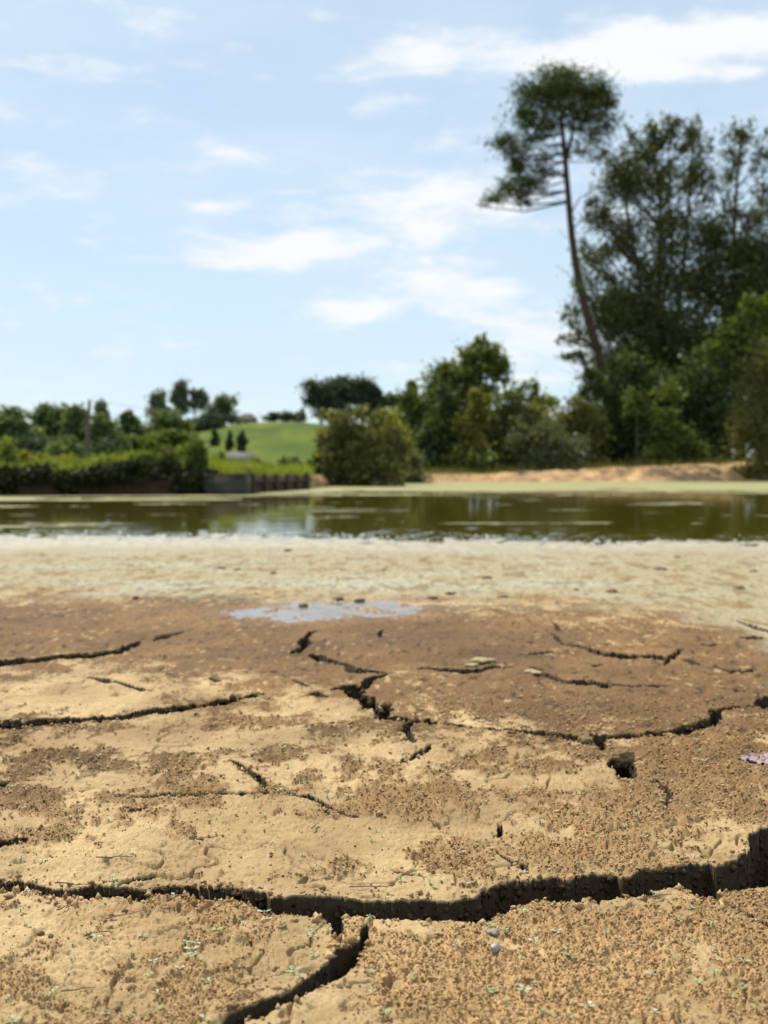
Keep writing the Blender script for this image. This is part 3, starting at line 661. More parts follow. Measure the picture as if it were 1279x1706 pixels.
# -- right bank
plant('pine_tree', 'tall leaning pine with bare dark trunk and rounded crown above the right bank', 'tree', 68,
      [(940,150,60,34,1.4),(890,155,36,32,.9),(985,165,34,38,.9),(935,185,66,22,.8),(868,192,30,26,.8),(905,205,34,20,.7),(972,205,32,22,.7),(1015,170,20,26,.5),(845,238,34,17,.8),(885,232,34,18,.6),(905,215,28,20,.5),(862,278,28,22,.8),(895,262,30,16,.5),(852,312,28,22,.9),(828,330,26,13,.7),(806,340,14,8,.3),(875,325,22,14,.5),(855,255,30,20,.6),(882,302,30,18,.8),(905,285,24,14,.5),(876,338,22,11,.5),(905,318,16,9,.25),(1008,208,26,22,.7),(985,230,36,18,.5),(960,252,30,14,.4),(995,262,28,14,.35),(1002,155,22,30,.5),(935,122,46,14,.7),(930,250,20,14,.3),(1022,195,12,14,.25)],
      18000, .13, LM['pine'], base=(1024, 760), trunk=[(1024,760),(1014,660),(1003,610),(985,550),(970,495),(957,430),(950,370),(945,310),(941,260),(936,210),(933,160)], tr=(.34, .09), sub=22, spread=.31, bark=M_PINEBARK, limbs=.13, narrow=.24, rise=-.12,
      extra=[([(943,265),(952,230),(957,200)], .12, .05), ([(946,300),(915,280),(880,285)], .07, .02), ([(944,290),(900,296),(855,318),(825,335)], .06, .012), ([(952,400),(938,392),(930,380)], .02, .005), ([(949,360),(965,330),(1000,310)], .05, .012), ([(951,385),(985,350),(1015,335)], .04, .01), ([(966,480),(945,455),(925,440)], .025, .005), ([(975,520),(950,505),(935,500)], .02, .004)])
plant('ash_tree', 'tallest airy many stemmed tree right behind the leaning pine trunk', 'tree', 74,
      [(1080,240,40,34,.8),(1110,225,34,34,.7),(1150,235,30,36,.7),(1045,270,30,40,.5),(1020,300,30,50,.5),(1165,300,36,50,.8),(1090,310,70,50,.9),(1030,380,55,45,.7),(1120,390,60,55,.9),(1000,430,50,40,.6),(1070,460,70,50,.9),(1150,470,60,60,1.0),(1020,520,60,45,.9),(1100,550,80,60,1.3),(1165,560,60,60,1.1),(990,570,34,34,.4),(1050,610,70,50,1.3),(1000,360,36,40,.6),(985,480,30,40,.5),(1040,300,40,40,.6),(1180,400,44,60,1.0),(1060,520,70,60,1.3),(1130,610,80,60,1.5),(1010,650,50,50,1.0),(1050,222,9,20,.3),(1083,208,10,22,.35),(1122,205,9,20,.3),(1160,208,10,24,.35),(1182,245,10,22,.3),(1008,255,12,18,.3),(985,335,16,22,.35),(972,410,16,24,.4),(962,480,16,20,.4),(1035,196,6,14,.12),(958,540,18,18,.4),(1195,310,14,26,.35)],
      58000, .112, LM['tall'], base=(1100, 760), trunk=[(1100,760),(1098,640),(1096,520),(1100,400),(1098,300),(1085,225)], tr=(.28, .05), sub=28, spread=.24, narrow=.5, limbs=.20, rise=1.0,
      extra=[([(1098,700),(1080,560),(1060,440),(1040,330),(1030,260)], .18, .03), ([(1100,690),(1125,560),(1140,430),(1150,300),(1155,215)], .19, .03), ([(1099,520),(1120,430),(1115,300),(1112,200)], .10, .02), ([(1060,440),(1020,400),(985,380)], .06, .015)])
plant('ash_tree', 'sparse tall tree with visible forked branches at the right edge of the photo', 'tree', 74,
      [(1235,225,34,26,.55),(1225,265,24,26,.6),(1270,260,30,30,.5),(1215,290,20,18,.5),(1290,310,40,40,.4),(1230,420,44,40,.9),(1200,400,24,30,.5),(1270,430,40,40,.8),(1230,500,55,45,1.2),(1300,520,60,60,1.2),(1210,560,50,50,1.2),(1260,470,60,60,1.2),(1190,470,40,50,1),(1255,370,36,36,.6),(1215,345,22,30,.4),(1290,370,40,50,.7),(1205,235,8,18,.2),(1250,205,8,16,.2),(1275,225,8,18,.2)],
      24000, .112, LM['tall'], base=(1235, 760), trunk=[(1235,760),(1230,600),(1225,470),(1222,380),(1228,300),(1235,215)], tr=(.26, .05), sub=16, spread=.27, limbs=.3, rise=1.0,
      extra=[([(1223,400),(1205,340),(1190,290)], .07, .02), ([(1223,420),(1250,350),(1280,310),(1310,290)], .08, .02), ([(1225,470),(1260,400),(1300,370)], .07, .02), ([(1222,380),(1210,310),(1205,270)], .05, .015)])
plant('ash_tree', 'dark tree rising beyond the right edge of the photo', 'tree', 78,
      [(1360,330,70,90,1),(1400,470,90,90,1.2),(1340,560,70,70,1)], 6000, .18, LM['tall'], base=(1375, 760), tr=(.26, .06), sub=16)
plant('snag_tree', 'thin half bare sapling left of the pine trunk', 'tree', 66,
      [(955,520,22,16,.4),(950,560,26,16,.5),(960,600,28,14,.6),(975,625,24,16,.8),(940,590,18,10,.3),(965,480,14,14,.3),(985,650,30,20,1)], 1100, .13, LM['dark'], base=(985, 770), trunk=[(985,770),(978,660),(968,580),(955,500)], tr=(.06, .015), sub=7, spread=.3, limbs=1.0,
      extra=[([(975,640),(945,600),(918,590)], .02, .004), ([(970,600),(945,565),(930,545)], .02, .004), ([(965,560),(945,520),(925,495)], .02, .004), ([(980,660),(960,625),(930,615)], .02, .004)])
bushes = [
 ('bush', 'dark bush filling the gap behind the tall trees at right', 68, [(1190,600,60,60,1),(1120,610,60,60,1),(1050,640,50,60,1),(1250,620,60,60,1),(1290,560,50,60,1),(1160,690,90,60,1.2)], 9000, .20, 'dark', None),
 ('bush', 'dark bush at the right edge behind the light olive bush', 66, [(1230,700,60,60,1),(1290,680,60,70,1),(1215,640,40,50,.8),(1300,750,60,40,.8)], 5000, .19, 'dark', None),
 ('bush', 'dim bush closing the gap between middle tree and pine', 68, [(900,725,60,40,1),(960,715,50,44,1),(845,715,50,44,1),(1000,720,40,50,1)], 5000, .18, 'dark', None),
 ('bush', 'dim bush behind the willow and the middle tree', 68, [(690,725,50,50,1),(640,720,40,40,1),(745,715,40,55,1)], 4500, .18, 'dark', None),
 ('bush', 'large light olive bush at the right edge in front of the dark trees', 52, [(1268,655,44,60,1.2),(1300,610,60,50,1),(1262,715,50,45,1),(1290,740,60,40,.8),(1250,690,36,50,.8)], 8500, .10, 'olive', None),
 ('bush', 'bright green bush hanging high above the light olive bush', 60, [(1262,520,34,36,1),(1230,560,34,34,.9),(1190,585,30,28,.7),(1262,575,44,34,1)], 5200, .13, 'mid', None),
 ('bush', 'dark green bush under the airy tall tree', 60, [(1130,660,70,60,1),(1080,690,60,60,1),(1110,735,80,45,1.2)], 8000, .14, 'dark', None),
 ('bush', 'shaded bush between the dark bush and the light olive bush', 59, [(1185,650,50,60,1),(1200,720,50,55,1.2),(1150,755,60,30,.8)], 7000, .14, 'dark', None),
 ('bush', 'dark thicket at the foot of the leaning pine', 60, [(1030,680,44,60,1),(1010,735,46,45,1.2),(1050,750,60,36,1),(1055,620,40,40,.8)], 7000, .14, 'dark', None),
 ('shrub', 'mid green shrub catching sun in front of the pine thicket', 57, [(1060,665,26,26,.8),(1105,695,30,26,.8),(1120,650,26,20,.5)], 1800, .12, 'mid', None),
 ('shrub', 'low green shrub at the foot of the tall trees above the sandy bank', 57, [(1120,735,34,30,1),(1090,755,40,20,.8),(1160,745,34,24,.8)], 2600, .11, 'mid', None),
 ('shrub', 'olive shrub just left of the pine foot', 58, [(960,690,34,30,1),(985,715,36,34,1),(940,720,36,30,1)], 4200, .11, 'olive', None),
 ('shrub', 'silver green willow shrub low on the bank left of the pine', 55, [(890,745,46,26,1),(940,750,40,26,1),(915,720,40,22,.8),(870,715,26,20,.5)], 5200, .10, 'silver', None),
 ('bush', 'round brownish olive bush right of the tall middle tree', 57, [(850,690,48,34,1),(890,700,40,34,.8),(830,720,44,36,1),(860,750,50,34,1)], 7500, .12, 'olive', None),
 ('shrub', 'yellow green sapling in front of the tall middle tree', 55, [(800,680,24,34,.9),(775,705,22,18,.8),(790,740,26,26,.8),(765,760,16,14,.6)], 2400, .12, 'sapling', None),
 ('shrub', 'upright reedy shrub behind the brownish bush', 60, [(870,655,12,20,.5),(888,650,10,24,.5),(905,672,30,18,.8),(850,660,20,14,.6)], 1500, .11, 'bright', None),
 ('bush', 'deep green bush left of the yellow green sapling', 56, [(735,715,34,50,1),(720,750,40,36,1),(760,770,44,20,.8),(745,670,30,30,.7)], 6500, .13, 'dark', None),
 ('bush', 'mid green bush between the big willow and the tall middle tree', 58, [(700,700,30,40,1),(690,745,34,34,1),(680,670,20,24,.6)], 4500, .13, 'mid', None),
 ('shrub', 'grey green shrub on the bank right of the big willow bush', 48, [(655,765,32,22,1),(690,770,28,18,.8),(640,745,22,20,.6)], 2800, .09, 'silver', None),
 ('shrub', 'yellowish shrub just right of the big willow bush', 50, [(648,705,16,22,.9),(640,735,24,20,.9),(665,730,18,18,.5)], 1900, .10, 'yellow', None),
]
for nm, lab, Y, bl, n, leaf, mt, grp in bushes:
    Y = Y + (7 if Y > 50 else 3)
    plant(nm, lab, nm, Y, bl, n, leaf, LM[mt], kind='shrub', tr=(.07, .02), sub=16, spread=.26, limbs=.45, group=grp)
plant('willow_bush', 'big rounded willow bush on the bank beside the plank wall', 'bush', 43, [(570,712,38,28,1),(605,735,40,40,1),(550,748,26,38,1),(590,765,56,40,1.3),(552,788,30,20,.9),(620,785,40,20,.9),(600,688,20,14,.5),(556,692,16,14,.35),(640,760,26,26,.6),(535,730,12,20,.4),(660,785,24,14,.5),(536,694,10,14,.2),(632,698,20,20,.5),(655,718,22,22,.6),(583,678,9,12,.2),(675,745,22,20,.6)], 11500, .085, LM['olive'], kind='shrub', tr=(.09, .03), sub=18, spread=.25, limbs=.4)
plant('deciduous_tree', 'tallest tree in the middle with a domed dark crown', 'tree', 66, [(800,600,40,30,1),(770,625,36,30,.9),(825,620,26,32,.8),(740,615,26,24,.6),(735,650,34,30,.8),(790,655,46,30,1),(720,690,30,30,.7),(770,700,50,40,1),(800,572,16,14,.4)],
      10500, .13, LM['mid'], base=(775, 770), trunk=[(775,770),(778,690),(785,630),(795,590)], tr=(.2, .05), sub=14, spread=.27)
# -- hilltop, far away
hill = [
 (535,650,34,22,'fardark','leftmost tree of the dark hilltop grove', [(535,650,36,22,1),(522,668,22,16,.7),(548,668,26,16,.7)]),
 (575,650,26,22,'fardark','second tree of the dark hilltop grove', [(575,650,26,22,1),(572,672,24,14,.6)]),
 (602,650,24,24,'fardark','third and highest tree of the dark hilltop grove', [(602,648,25,23,1),(605,672,24,14,.7)]),
 (628,660,16,20,'fardark','smallest tree at the right end of the hilltop grove', [(628,662,15,18,1),(625,678,14,10,.5)]),
 (660,670,20,14,'far','low grey green trees right of the hilltop grove', [(655,668,18,12,1),(672,672,14,14,.8)]),
 (685,650,10,16,'far','slim tree standing between the hilltop grove and the tall middle tree', [(685,648,9,14,1),(682,672,14,14,.8)])]
for cx, cy, rx, ry, mt, lab, bl in hill:
    bl = bl + [(cx, cy + 40, rx * .75, 10, .7)]
    plant('oak_tree', lab, 'tree', 322, bl, 2600, .50, LM[mt], base=(cx, 700), tr=(.5, .2), sub=14, spread=.26, limbs=.4)
plant('hedge', 'clipped dark hedge along the hilltop left of the grove', 'hedge', 322, [(455,694,16,8,1),(478,694,18,8,1),(498,695,12,8,1)], 1800, .38, LM['fardark'], base=(475, 702), kind='shrub', tr=(.15, .1), shell=.35, sub=20)
plant('shrub', 'thin pale shrub on the hilltop between hedge and grove', 'shrub', 318, [(503,690,9,12,1),(495,698,8,7,.8)], 420, .32, LM['fargrey'], base=(501, 702), kind='shrub', tr=(.1, .05), sub=8)
for lab, Y, hw, bx, top, bot in (('left dark cypress standing alone on the meadow slope', 205, 6, 383, 718, 753), ('wider right dark cypress standing on the meadow slope', 205, 9, 403, 717, 753), ('short dark conifer at the meadow edge left of the cypress pair', 215, 7, 357, 713, 744)):
    Y = far_on(bx, bot)
    plant('cypress_tree', lab, 'tree', Y, [(bx, bot - 8, hw, 9, 1), (bx, (top + bot) / 2, hw * .9, 10, 1), (bx, top + 8, hw * .6, 8, .8)], 1100, .0013 * Y, LM['fardark'], base=(bx, bot), tr=(.16, .05), sub=10, shell=.4)
# -- left: trees behind the far bank
left = [
 ('oak_tree', 'broad dark tree at the left edge beyond the pond', 115, [(22,715,34,24,1),(20,745,40,24,1),(45,735,30,22,.8)], 3600, .26, 'far'),
 ('oak_tree', 'wide green tree left of the utility pole', 125, [(85,708,30,20,1),(112,705,26,18,.8),(70,730,34,24,1),(100,735,34,24,.8)], 3800, .28, 'far'),
 ('oak_tree', 'upright green tree touching the utility pole on its left', 120, [(128,700,14,16,1),(125,725,20,24,1),(130,750,20,18,.7)], 2400, .26, 'far'),
 ('oak_tree', 'small grey topped tree right behind the utility pole', 170, [(171,688,12,14,1),(171,702,13,10,.8)], 900, .30, 'fargrey'),
 ('oak_tree', 'dark green tree right of the utility pole', 118, [(175,722,26,18,1),(165,745,30,20,1),(190,745,30,20,1)], 3400, .26, 'far'),
 ('oak_tree', 'pale green narrow tree between the pole and the round bright tree', 130, [(215,704,12,12,1),(218,722,16,16,1)], 1500, .26, 'far'),
 ('oak_tree', 'yellowish tree on the left of the hilltop clump', 240, [(262,676,16,16,1),(270,690,18,12,.8)], 1300, .36, 'fargrey'),
 ('poplar_tree', 'tallest forked grey green tree of the left hilltop clump', 260, [(299,655,13,16,1),(302,682,10,16,.8),(296,668,12,10,.6)], 1500, .36, 'fargrey'),
 ('poplar_tree', 'airy spreading tree right of the forked hilltop tree', 262, [(323,660,10,8,.8),(335,664,10,8,.8),(340,676,12,10,.7),(322,680,12,12,.7)], 850, .36, 'fargrey'),
 ('oak_tree', 'round green tree at the upper left end of the meadow', 262, [(375,682,18,16,1),(372,702,20,14,.9)], 1800, .36, 'far'),
 ('conifer_tree', 'dark blunt conifer in the middle of the left hilltop clump', 235, [(348,700,16,14,1),(340,715,24,14,1),(356,722,16,10,.7)], 2200, .34, 'fardark'),
 ('oak_tree', 'round bright green tree below the left hilltop clump', 150, [(277,712,32,16,1),(268,730,38,18,1),(300,722,24,14,.8)], 3600, .28, 'far'),
 ('hedge', 'bright green hedge at the lower left edge of the meadow', 125, [(235,745,36,16,1),(285,740,40,14,1),(215,760,34,14,.8),(310,748,16,12,.6)], 4200, .24, 'mid'),
 ('shrub', 'dark rounded shrub at the foot of the left trees', 95, [(30,755,36,20,1),(65,758,30,18,.8)], 2400, .20, 'fardark'),
 ('shrub', 'dark green shrub left of the pole foot', 92, [(100,758,28,18,1),(125,765,20,14,.7)], 1800, .20, 'far'),
 ('shrub', 'shaded shrub right of the pole foot', 93, [(160,760,24,16,1),(185,762,24,14,.8)], 1800, .20, 'fardark'),
 ('tree_row', 'distant tree row beyond the left edge of the photo', 120, [(-60,715,50,30,1),(-130,720,60,30,1),(-60,750,60,24,1)], 3000, .32, 'far'),
]
for nm, lab, Y, bl, n, leaf, mt in left:
    sh = nm in ('shrub', 'hedge')
    bl = [(a, b - 5, c * 1.12, d * 1.25, e) for a, b, c, d, e in bl]
    plant(nm if nm != 'tree_row' else 'oak_tree', lab, nm if sh else 'tree', Y, bl, int(n * 1.5), leaf, LM[mt], kind='shrub' if sh else 'tree', tr=(.2, .06), sub=14, spread=.26, limbs=.4)
# -- weeds and shrubs that top the dark left bank
weedk = ['bushy yellow green weed', 'spiky bright weed', 'ragged olive weed', 'leafy green weed']
weeds = [(5,762,22,24,'bright'),(32,770,18,18,'yellow'),(58,772,18,16,'bright'),(84,776,20,14,'bright'),(112,778,18,12,'yellow'),(140,780,18,12,'olive'),(168,778,18,12,'bright'),(196,776,18,14,'yellow'),(222,772,18,16,'bright'),(248,768,18,20,'bright'),(275,768,20,20,'olive'),(302,766,18,22,'bright'),(328,762,16,24,'mid'),(-30,765,24,24,'bright'),(-75,768,30,24,'bright')]
place = ['at the far left end of the left bank', 'second from the left end of the left bank', 'below the broad dark tree', 'below the wide green tree', 'two places left of the pole', 'right in front of the pole', 'first right of the pole', 'second right of the pole', 'below the bright green hedge', 'below the round bright tree', 'on the bank halfway between the pole and the concrete block', 'two places left of the concrete block', 'beside the concrete block', 'just beyond the left edge of the photo', 'well beyond the left edge of the photo']
for i, (cx, cy, rx, ry, mt) in enumerate(weeds):
    adj = {'bright': 'bright green', 'yellow': 'yellow green', 'olive': 'olive', 'mid': 'dark green'}[mt]
    plant('weed', '%s weed, %s' % (adj, place[i]), 'weed', 29.6 + .5 * (i % 3), [(cx, cy - 2, rx * 1.15, ry * 1.15, 1), (cx - 6, cy + 14, rx * 1.2, 14, 1), (cx + rx * .5, cy - ry * .5, rx * .35, ry * .7, .4), (cx - rx * .5, cy - ry * .3, rx * .3, ry * .6, .3)], 2600, .055, LM[mt], kind='shrub', tr=(.015, .006), sub=14, limbs=.5, group='weeds topping the left bank', narrow=.35)
for lab, bl, mt, Y in (('dark green shrub above the concrete block', [(338,765,12,18,1),(340,785,18,14,.9)], 'mid', 32), ('yellow green shrub between the dark shrub and the shed', [(362,765,12,18,1),(355,780,16,12,.8)], 'bright', 33),
                       ('rusty yellow shrub hanging over the plank wall', [(395,795,14,12,1),(385,785,10,10,.7),(410,790,14,7,.7)], 'yellow', 31.2), ('green shrub on the bank behind the plank wall', [(428,775,16,12,1),(445,782,14,8,.7),(410,780,14,8,.7)], 'mid', 36),
                       ('pale rounded shrub at the right end of the plank wall', [(488,777,16,7,1),(470,782,12,5,.6)], 'silver', 42), ('dark shrub squeezed between plank wall and willow bush', [(530,770,10,18,1),(520,790,14,12,.8)], 'dark', 43)):
    plant('shrub', lab, 'shrub', Y, bl, 1300, .06 if Y < 35 else .08, LM[mt], kind='shrub', tr=(.02, .008), sub=12, limbs=.5)
for i, (cx, cy, rx, ry, lab) in enumerate([(8,800,22,18,'bramble hanging down the bank at the left edge of the photo'),(58,797,30,10,'bramble below the wide green tree, hanging down the bank'),(108,806,20,17,'bramble hanging down the bank left of the pole'),(158,799,34,11,'bramble hanging down the bank right of the pole'),(212,790,26,8,'bramble on the bank above the reddish earth slump'),(266,791,24,9,'bramble hanging down the bank right of the earth slump'),(318,806,34,12,'bramble hanging down the bank beside the concrete block'),(-40,800,30,16,'bramble hanging down the bank outside the left edge')]):
    plant('bramble', 'dark ' + lab, 'bramble', float(shore_d(cx)) - .02, [(cx, cy + (4, -4, 6, -2)[i % 4], rx * .9, ry, 1), (cx + 8, cy - 12, rx, 10, .8)], 2000, .055, LM['bramble'], kind='shrub', tr=(.012, .005), sub=18, spread=.3, limbs=.4, group='brambles on the left bank')
# uncountable grass along the bank tops
def grass_strip(name, label, pxr, sr, n, h, mat, seed):
    r = np.random.RandomState(seed)
    px = r.uniform(*pxr, n); y = shore_d(px) + r.uniform(*sr, n); x = (px - CX) / F_PX * y; z = land(x, y)
    hh = h * r.uniform(.5, 1.4, n) * (1 + .6 * fbm(x * .7, y * .7, 2, seed)); lean = r.normal(size=(n, 2)) * .35
    w = .012 * r.uniform(.6, 1.5, n); th = r.uniform(0, np.pi, n); dx = np.cos(th) * w; dy = np.sin(th) * w
    base = np.stack([x, y, z - .02], 1); off = np.stack([dx, dy, 0 * dx], 1)
    tip = base + np.stack([lean[:, 0] * hh, lean[:, 1] * hh, hh], 1)
    V = np.stack([base - off, base + off, tip], 1).reshape(-1, 3)
    o = stuff(mesh_np(name, V, np.arange(3 * n).reshape(n, 3), mat, False)); o['label'] = label; o['category'] = 'grass'
grass_strip('bank_grass', 'green grass and weeds covering the top of the left bank', (-300, 520), (.32, 4.0), 16000, .28, LM['bright'], 3)
grass_strip('dry_grass', 'thin dry grass between the bushes on the right bank', (530, 1500), (3.2, 7.0), 5000, .35, LM['olive'], 4)

# ------------------------------------------------------------------ things built on the far shore
M_CONC = surf_mat('old_concrete', (.05, .045, .032), (.085, .078, .056), 2.5, .9, .4, .01)
M_PLANK = surf_mat('weathered_plank', (.05, .033, .026), (.10, .07, .055), 5, .85, .5, .01)
M_WALL = surf_mat('grey_render', (.12, .11, .10), (.17, .16, .145), 2, .9, .2)
M_SHEETROOF = surf_mat('pale_sheet_roof', (.11, .105, .095), (.16, .15, .14), 3, .9, .2, .01, .05)
M_TILE = surf_mat('brown_roof_tiles', (.06, .042, .034), (.10, .07, .055), 2, .85, .3)
M_DARKWALL = surf_mat('brown_stone_wall', (.15, .12, .10), (.22, .18, .15), 2, .9, .3)
M_POLE = surf_mat('pole_wood', (.12, .085, .06), (.19, .14, .105), 4, .85, .4)
M_STEEL = surf_mat('dull_steel', (.25, .25, .25), (.34, .34, .34), 6, .5, .2, metallic=.6)
# concrete sluice box
a = at(339, 780, 29.0); b = at(406, 780, 29.0)
w = b[0] - a[0]; zt = at(370, 791, 29.0)[2]
sl = empty('sluice_box', (a[0] + w / 2, 29.75, WATER_Z - .05)); tag(sl, 'dark square concrete sluice block set into the left bank', 'sluice')
def local(o, x0, x1, y0, y1, z0, z1): return (x0 - o.location.x, x1 - o.location.x, y0 - o.location.y, y1 - o.location.y, z0 - o.location.z, z1 - o.location.z)
box_obj('front_wall', local(sl, a[0], b[0], 29.0, 29.12, -.3, zt - .04), M_CONC, sl)
box_obj('side_wall', local(sl, a[0], a[0] + .1, 29.122, 31.0, -.3, zt - .045), M_CONC, sl); box_obj('side_wall', local(sl, b[0] - .1, b[0], 29.122, 31.0, -.3, zt - .045), M_CONC, sl)
box_obj('coping', local(sl, a[0] - .015, b[0] + .015, 28.97, 31.02, zt - .038, zt + .015), M_CONC, sl)
# plank retaining wall
P0 = np.array([at(408, 780, 30.3)[0], 30.3]); P1 = np.array([at(516, 780, 37.2)[0], 37.2]); L = np.linalg.norm(P1 - P0); dv = (P1 - P0) / L
pw = empty('plank_wall', (P0[0], P0[1], 0)); tag(pw, 'dark upright plank retaining wall right of the concrete block', 'retaining wall')
npl = 44; rr_ = random.Random(4); th = math.atan2(dv[1], dv[0])
pm = [box_obj('plank', (-.078, .078, -.02, .02, -.35, .40 + .03 * k), M_PLANK, None, .006).data for k in range(3)]
for o in [o for o in COL.objects if o.name.startswith('plank') and o.data in pm]: bpy.data.objects.remove(o)
for i in range(npl):
    o = bpy.data.objects.new('plank', pm[rr_.randrange(3)]); COL.objects.link(o); o.parent = pw
    t = (i + .5) / npl * L; o.location = (dv[0] * t + rr_.uniform(-.01, .01), dv[1] * t + rr_.uniform(-.02, .02), -.10 + rr_.uniform(-.05, .03)); o.rotation_euler = (rr_.uniform(-.03, .03), rr_.uniform(-.03, .03), th)
for i in range(6):
    t = (i + .3) / 6 * L; V, Fc = tube([(0, 0, -.4), (0, 0, .38 + rr_.uniform(-.05, .06))], [.06, .055], 8)
    o = mesh_np('post', V, Fc, M_PLANK, True, pw); o.location = (dv[0] * t + .09 * dv[1], dv[1] * t - .09 * dv[0], 0)
o = box_obj('rail', (0, L, -.025, .025, -.03, .03), M_PLANK, pw); o.location = (.06 * dv[1], -.06 * dv[0], .22); o.rotation_euler = (0, 0, th)
# shed
Y = 62; x0 = at(377, 780, Y)[0]; x1 = at(408, 780, Y)[0]; zb = land1((x0 + x1) / 2, Y) - .2; ze = at(390, 766, Y)[2]; zr = at(390, 753, Y)[2]
shd = empty('shed', ((x0 + x1) / 2, Y + .8, zb)); tag(shd, 'small grey shed with pale sloping roof behind the bank', 'shed')
hw = (x1 - x0) / 2
box_obj('wall', (-hw, hw, -.8, .8, 0, ze - zb), M_WALL, shd)
V = np.array([(-hw - .1, -.95, ze - zb + .004), (hw + .35, -.95, ze - zb - .10), (hw + .35, .95, zr - zb - .12), (-hw - .1, .95, zr - zb), (-hw - .1, -.95, ze - zb + .07), (hw + .35, -.95, ze - zb - .03), (hw + .35, .95, zr - zb - .05), (-hw - .1, .95, zr - zb + .07)])
mesh_np('roof', V, BOXF, M_SHEETROOF, False, shd)
box_obj('door', (hw * .15, hw * .75, -.83, -.803, 0.1, (ze - zb) * .85), M_PLANK, shd)
# houses on the hill
def house(name, label, pxa, pxb, py_e, py_r, Y, wallm, roofm, hip=.45):
    xa = at(pxa, 780, Y)[0]; xb = at(pxb, 780, Y)[0]; zb = land1((xa + xb) / 2, Y) - .4; ze = at(pxa, py_e, Y)[2]; zr = at(pxa, py_r, Y)[2]; hw = (xb - xa) / 2
    h = empty(name, ((xa + xb) / 2, Y, zb)); tag(h, label, 'house')
    box_obj('wall', (-hw, hw, 0, 6, 0, ze - zb), wallm, h, 0)
    o = .35; e = ze - zb + .003; r = zr - zb
    V = np.array([(-hw - o, -o, e), (hw + o, -o, e), (hw + o, 6 + o, e), (-hw - o, 6 + o, e), (-hw * hip, 3, r), (hw * hip, 3, r)])
    me = bpy.data.meshes.new('roof'); me.from_pydata(V.tolist(), [], [(0, 1, 5, 4), (1, 2, 5), (2, 3, 4, 5), (3, 0, 4), (0, 3, 2, 1)]); me.materials.append(roofm)
    ro = bpy.data.objects.new('roof', me); COL.objects.link(ro); ro.parent = h
    for k in (-.5, .45):
        box_obj('window', (hw * k - .35, hw * k + .35, -.04, -.003, (ze - zb) * .45, (ze - zb) * .8), M_STEEL, h, 0)
    box_obj('door', (-.45, .45, -.05, -.003, .3, min(2.3, (ze - zb) * .8)), M_PLANK, h, 0)
house('house', 'dark hip roofed house on the crest of the meadow', 396, 425, 698, 688, 316, M_DARKWALL, M_TILE)
house('house', 'brown roofed house half hidden in the left hilltop clump', 303, 332, 703, 696, 268, M_DARKWALL, M_TILE)
# utility pole and wire
Yp = 82; pb = at(143, 772, Yp); pt = at(149, 667, Yp); zb = land1(pb[0], Yp)
up_ = empty('utility_pole', (pb[0], Yp, zb)); tag(up_, 'leaning brown wooden utility pole above the left bank', 'utility pole')
V, Fc = tube([pb * 0 + [0, 0, -.3], [(pt[0] - pb[0]) * .5, 0, (pt[2] - zb) * .5], [pt[0] - pb[0], 0, pt[2] - zb]], [.13, .115, .095], 10)
mesh_np('post', V, Fc, M_POLE, True, up_)
V, Fc = tube([(pt[0] - pb[0] - .02, -.14, pt[2] - zb - .12), (pt[0] - pb[0] - .02, -.14, pt[2] - zb + .03)], [.04, .05], 8); mesh_np('insulator', V, Fc, M_STEEL, True, up_)
box_obj('bracket', (pt[0] - pb[0] - .03, pt[0] - pb[0] + .03, -.16, .1, pt[2] - zb - .16, pt[2] - zb - .11), M_STEEL, up_, .004)
wp = [pt + np.array([0, -.14, .02])]; we = at(437, 688, 300)
for i in range(1, 25):
    t = i / 24; p = wp[0] * (1 - t) + we * t; p = p + np.array([0, 0, -5.0 * t * (1 - t) * .6]); wp.append(p)
V, Fc = tube(wp, [.014 + .02 * i / 24 for i in range(25)], 5)
tag(mesh_np('overhead_wire', V, Fc, M_STEEL), 'thin overhead wire running from the pole towards the hill', 'wire')

# ------------------------------------------------------------------ small things lying on the mud
from mathutils import noise as mnoise
def lump(name, r, squash=.7, rough=.3, sub=3, seed=0):
    bm = bmesh.new(); bmesh.ops.create_icosphere(bm, subdivisions=sub, radius=1)
    for v in bm.verts:
        n = 1 + rough * mnoise.noise(v.co * 1.6 + Vector((seed * 3.1, seed, 0))) + rough * .5 * mnoise.noise(v.co * 4 + Vector((0, seed, 9)))
        v.co = v.co * n * r; v.co.z *= squash
    me = bpy.data.meshes.new(name); bm.to_mesh(me); bm.free()
    for p in me.polygons: p.use_smooth = True
    return me
def mz(x, y):
    z, _b, d = mud_height(np.array([x]), np.array([y])); return float(z[0] + d[0])
def lay(name, me, px, py, mat, label, cat, group=None, sink=.35, size=1, rz=0, rx=0, zoff=0):
    g = ground(px, py); o = bpy.data.objects.new(name, me)
    if mat and not me.materials: me.materials.append(mat)
    zz_ = float(mud_height(np.array([g[0]]), np.array([g[1]]), False)[0]) if g[1] > 5 else mz(g[0], g[1])
    o.location = (g[0], g[1], zz_ + zoff); o.rotation_euler = (rx, 0, rz); o.scale = (size,) * 3; COL.objects.link(o)
    tag(o, label, cat, group); return o
M_PEB = surf_mat('silvery_pebble', (.20, .18, .165), (.38, .35, .33), 260, .4, .4, .001, .6)
M_PEB2 = surf_mat('dull_pebble', (.20, .17, .15), (.34, .30, .27), 200, .7, .5, .001)
M_CLOD = surf_mat('mud_clod', (.15, .095, .042), (.30, .20, .095), 90, .95, .8, .003)
M_DARKC = surf_mat('dark_crumb', (.13, .085, .048), (.22, .15, .085), 150, .9, .5, .001)
M_TWIG = surf_mat('dry_twig', (.14, .09, .055), (.26, .18, .11), 120, .85, .4, .001)
M_LILAC = surf_mat('lilac_scrap', (.25, .18, .20), (.38, .29, .32), 60, .6, .3, .002)
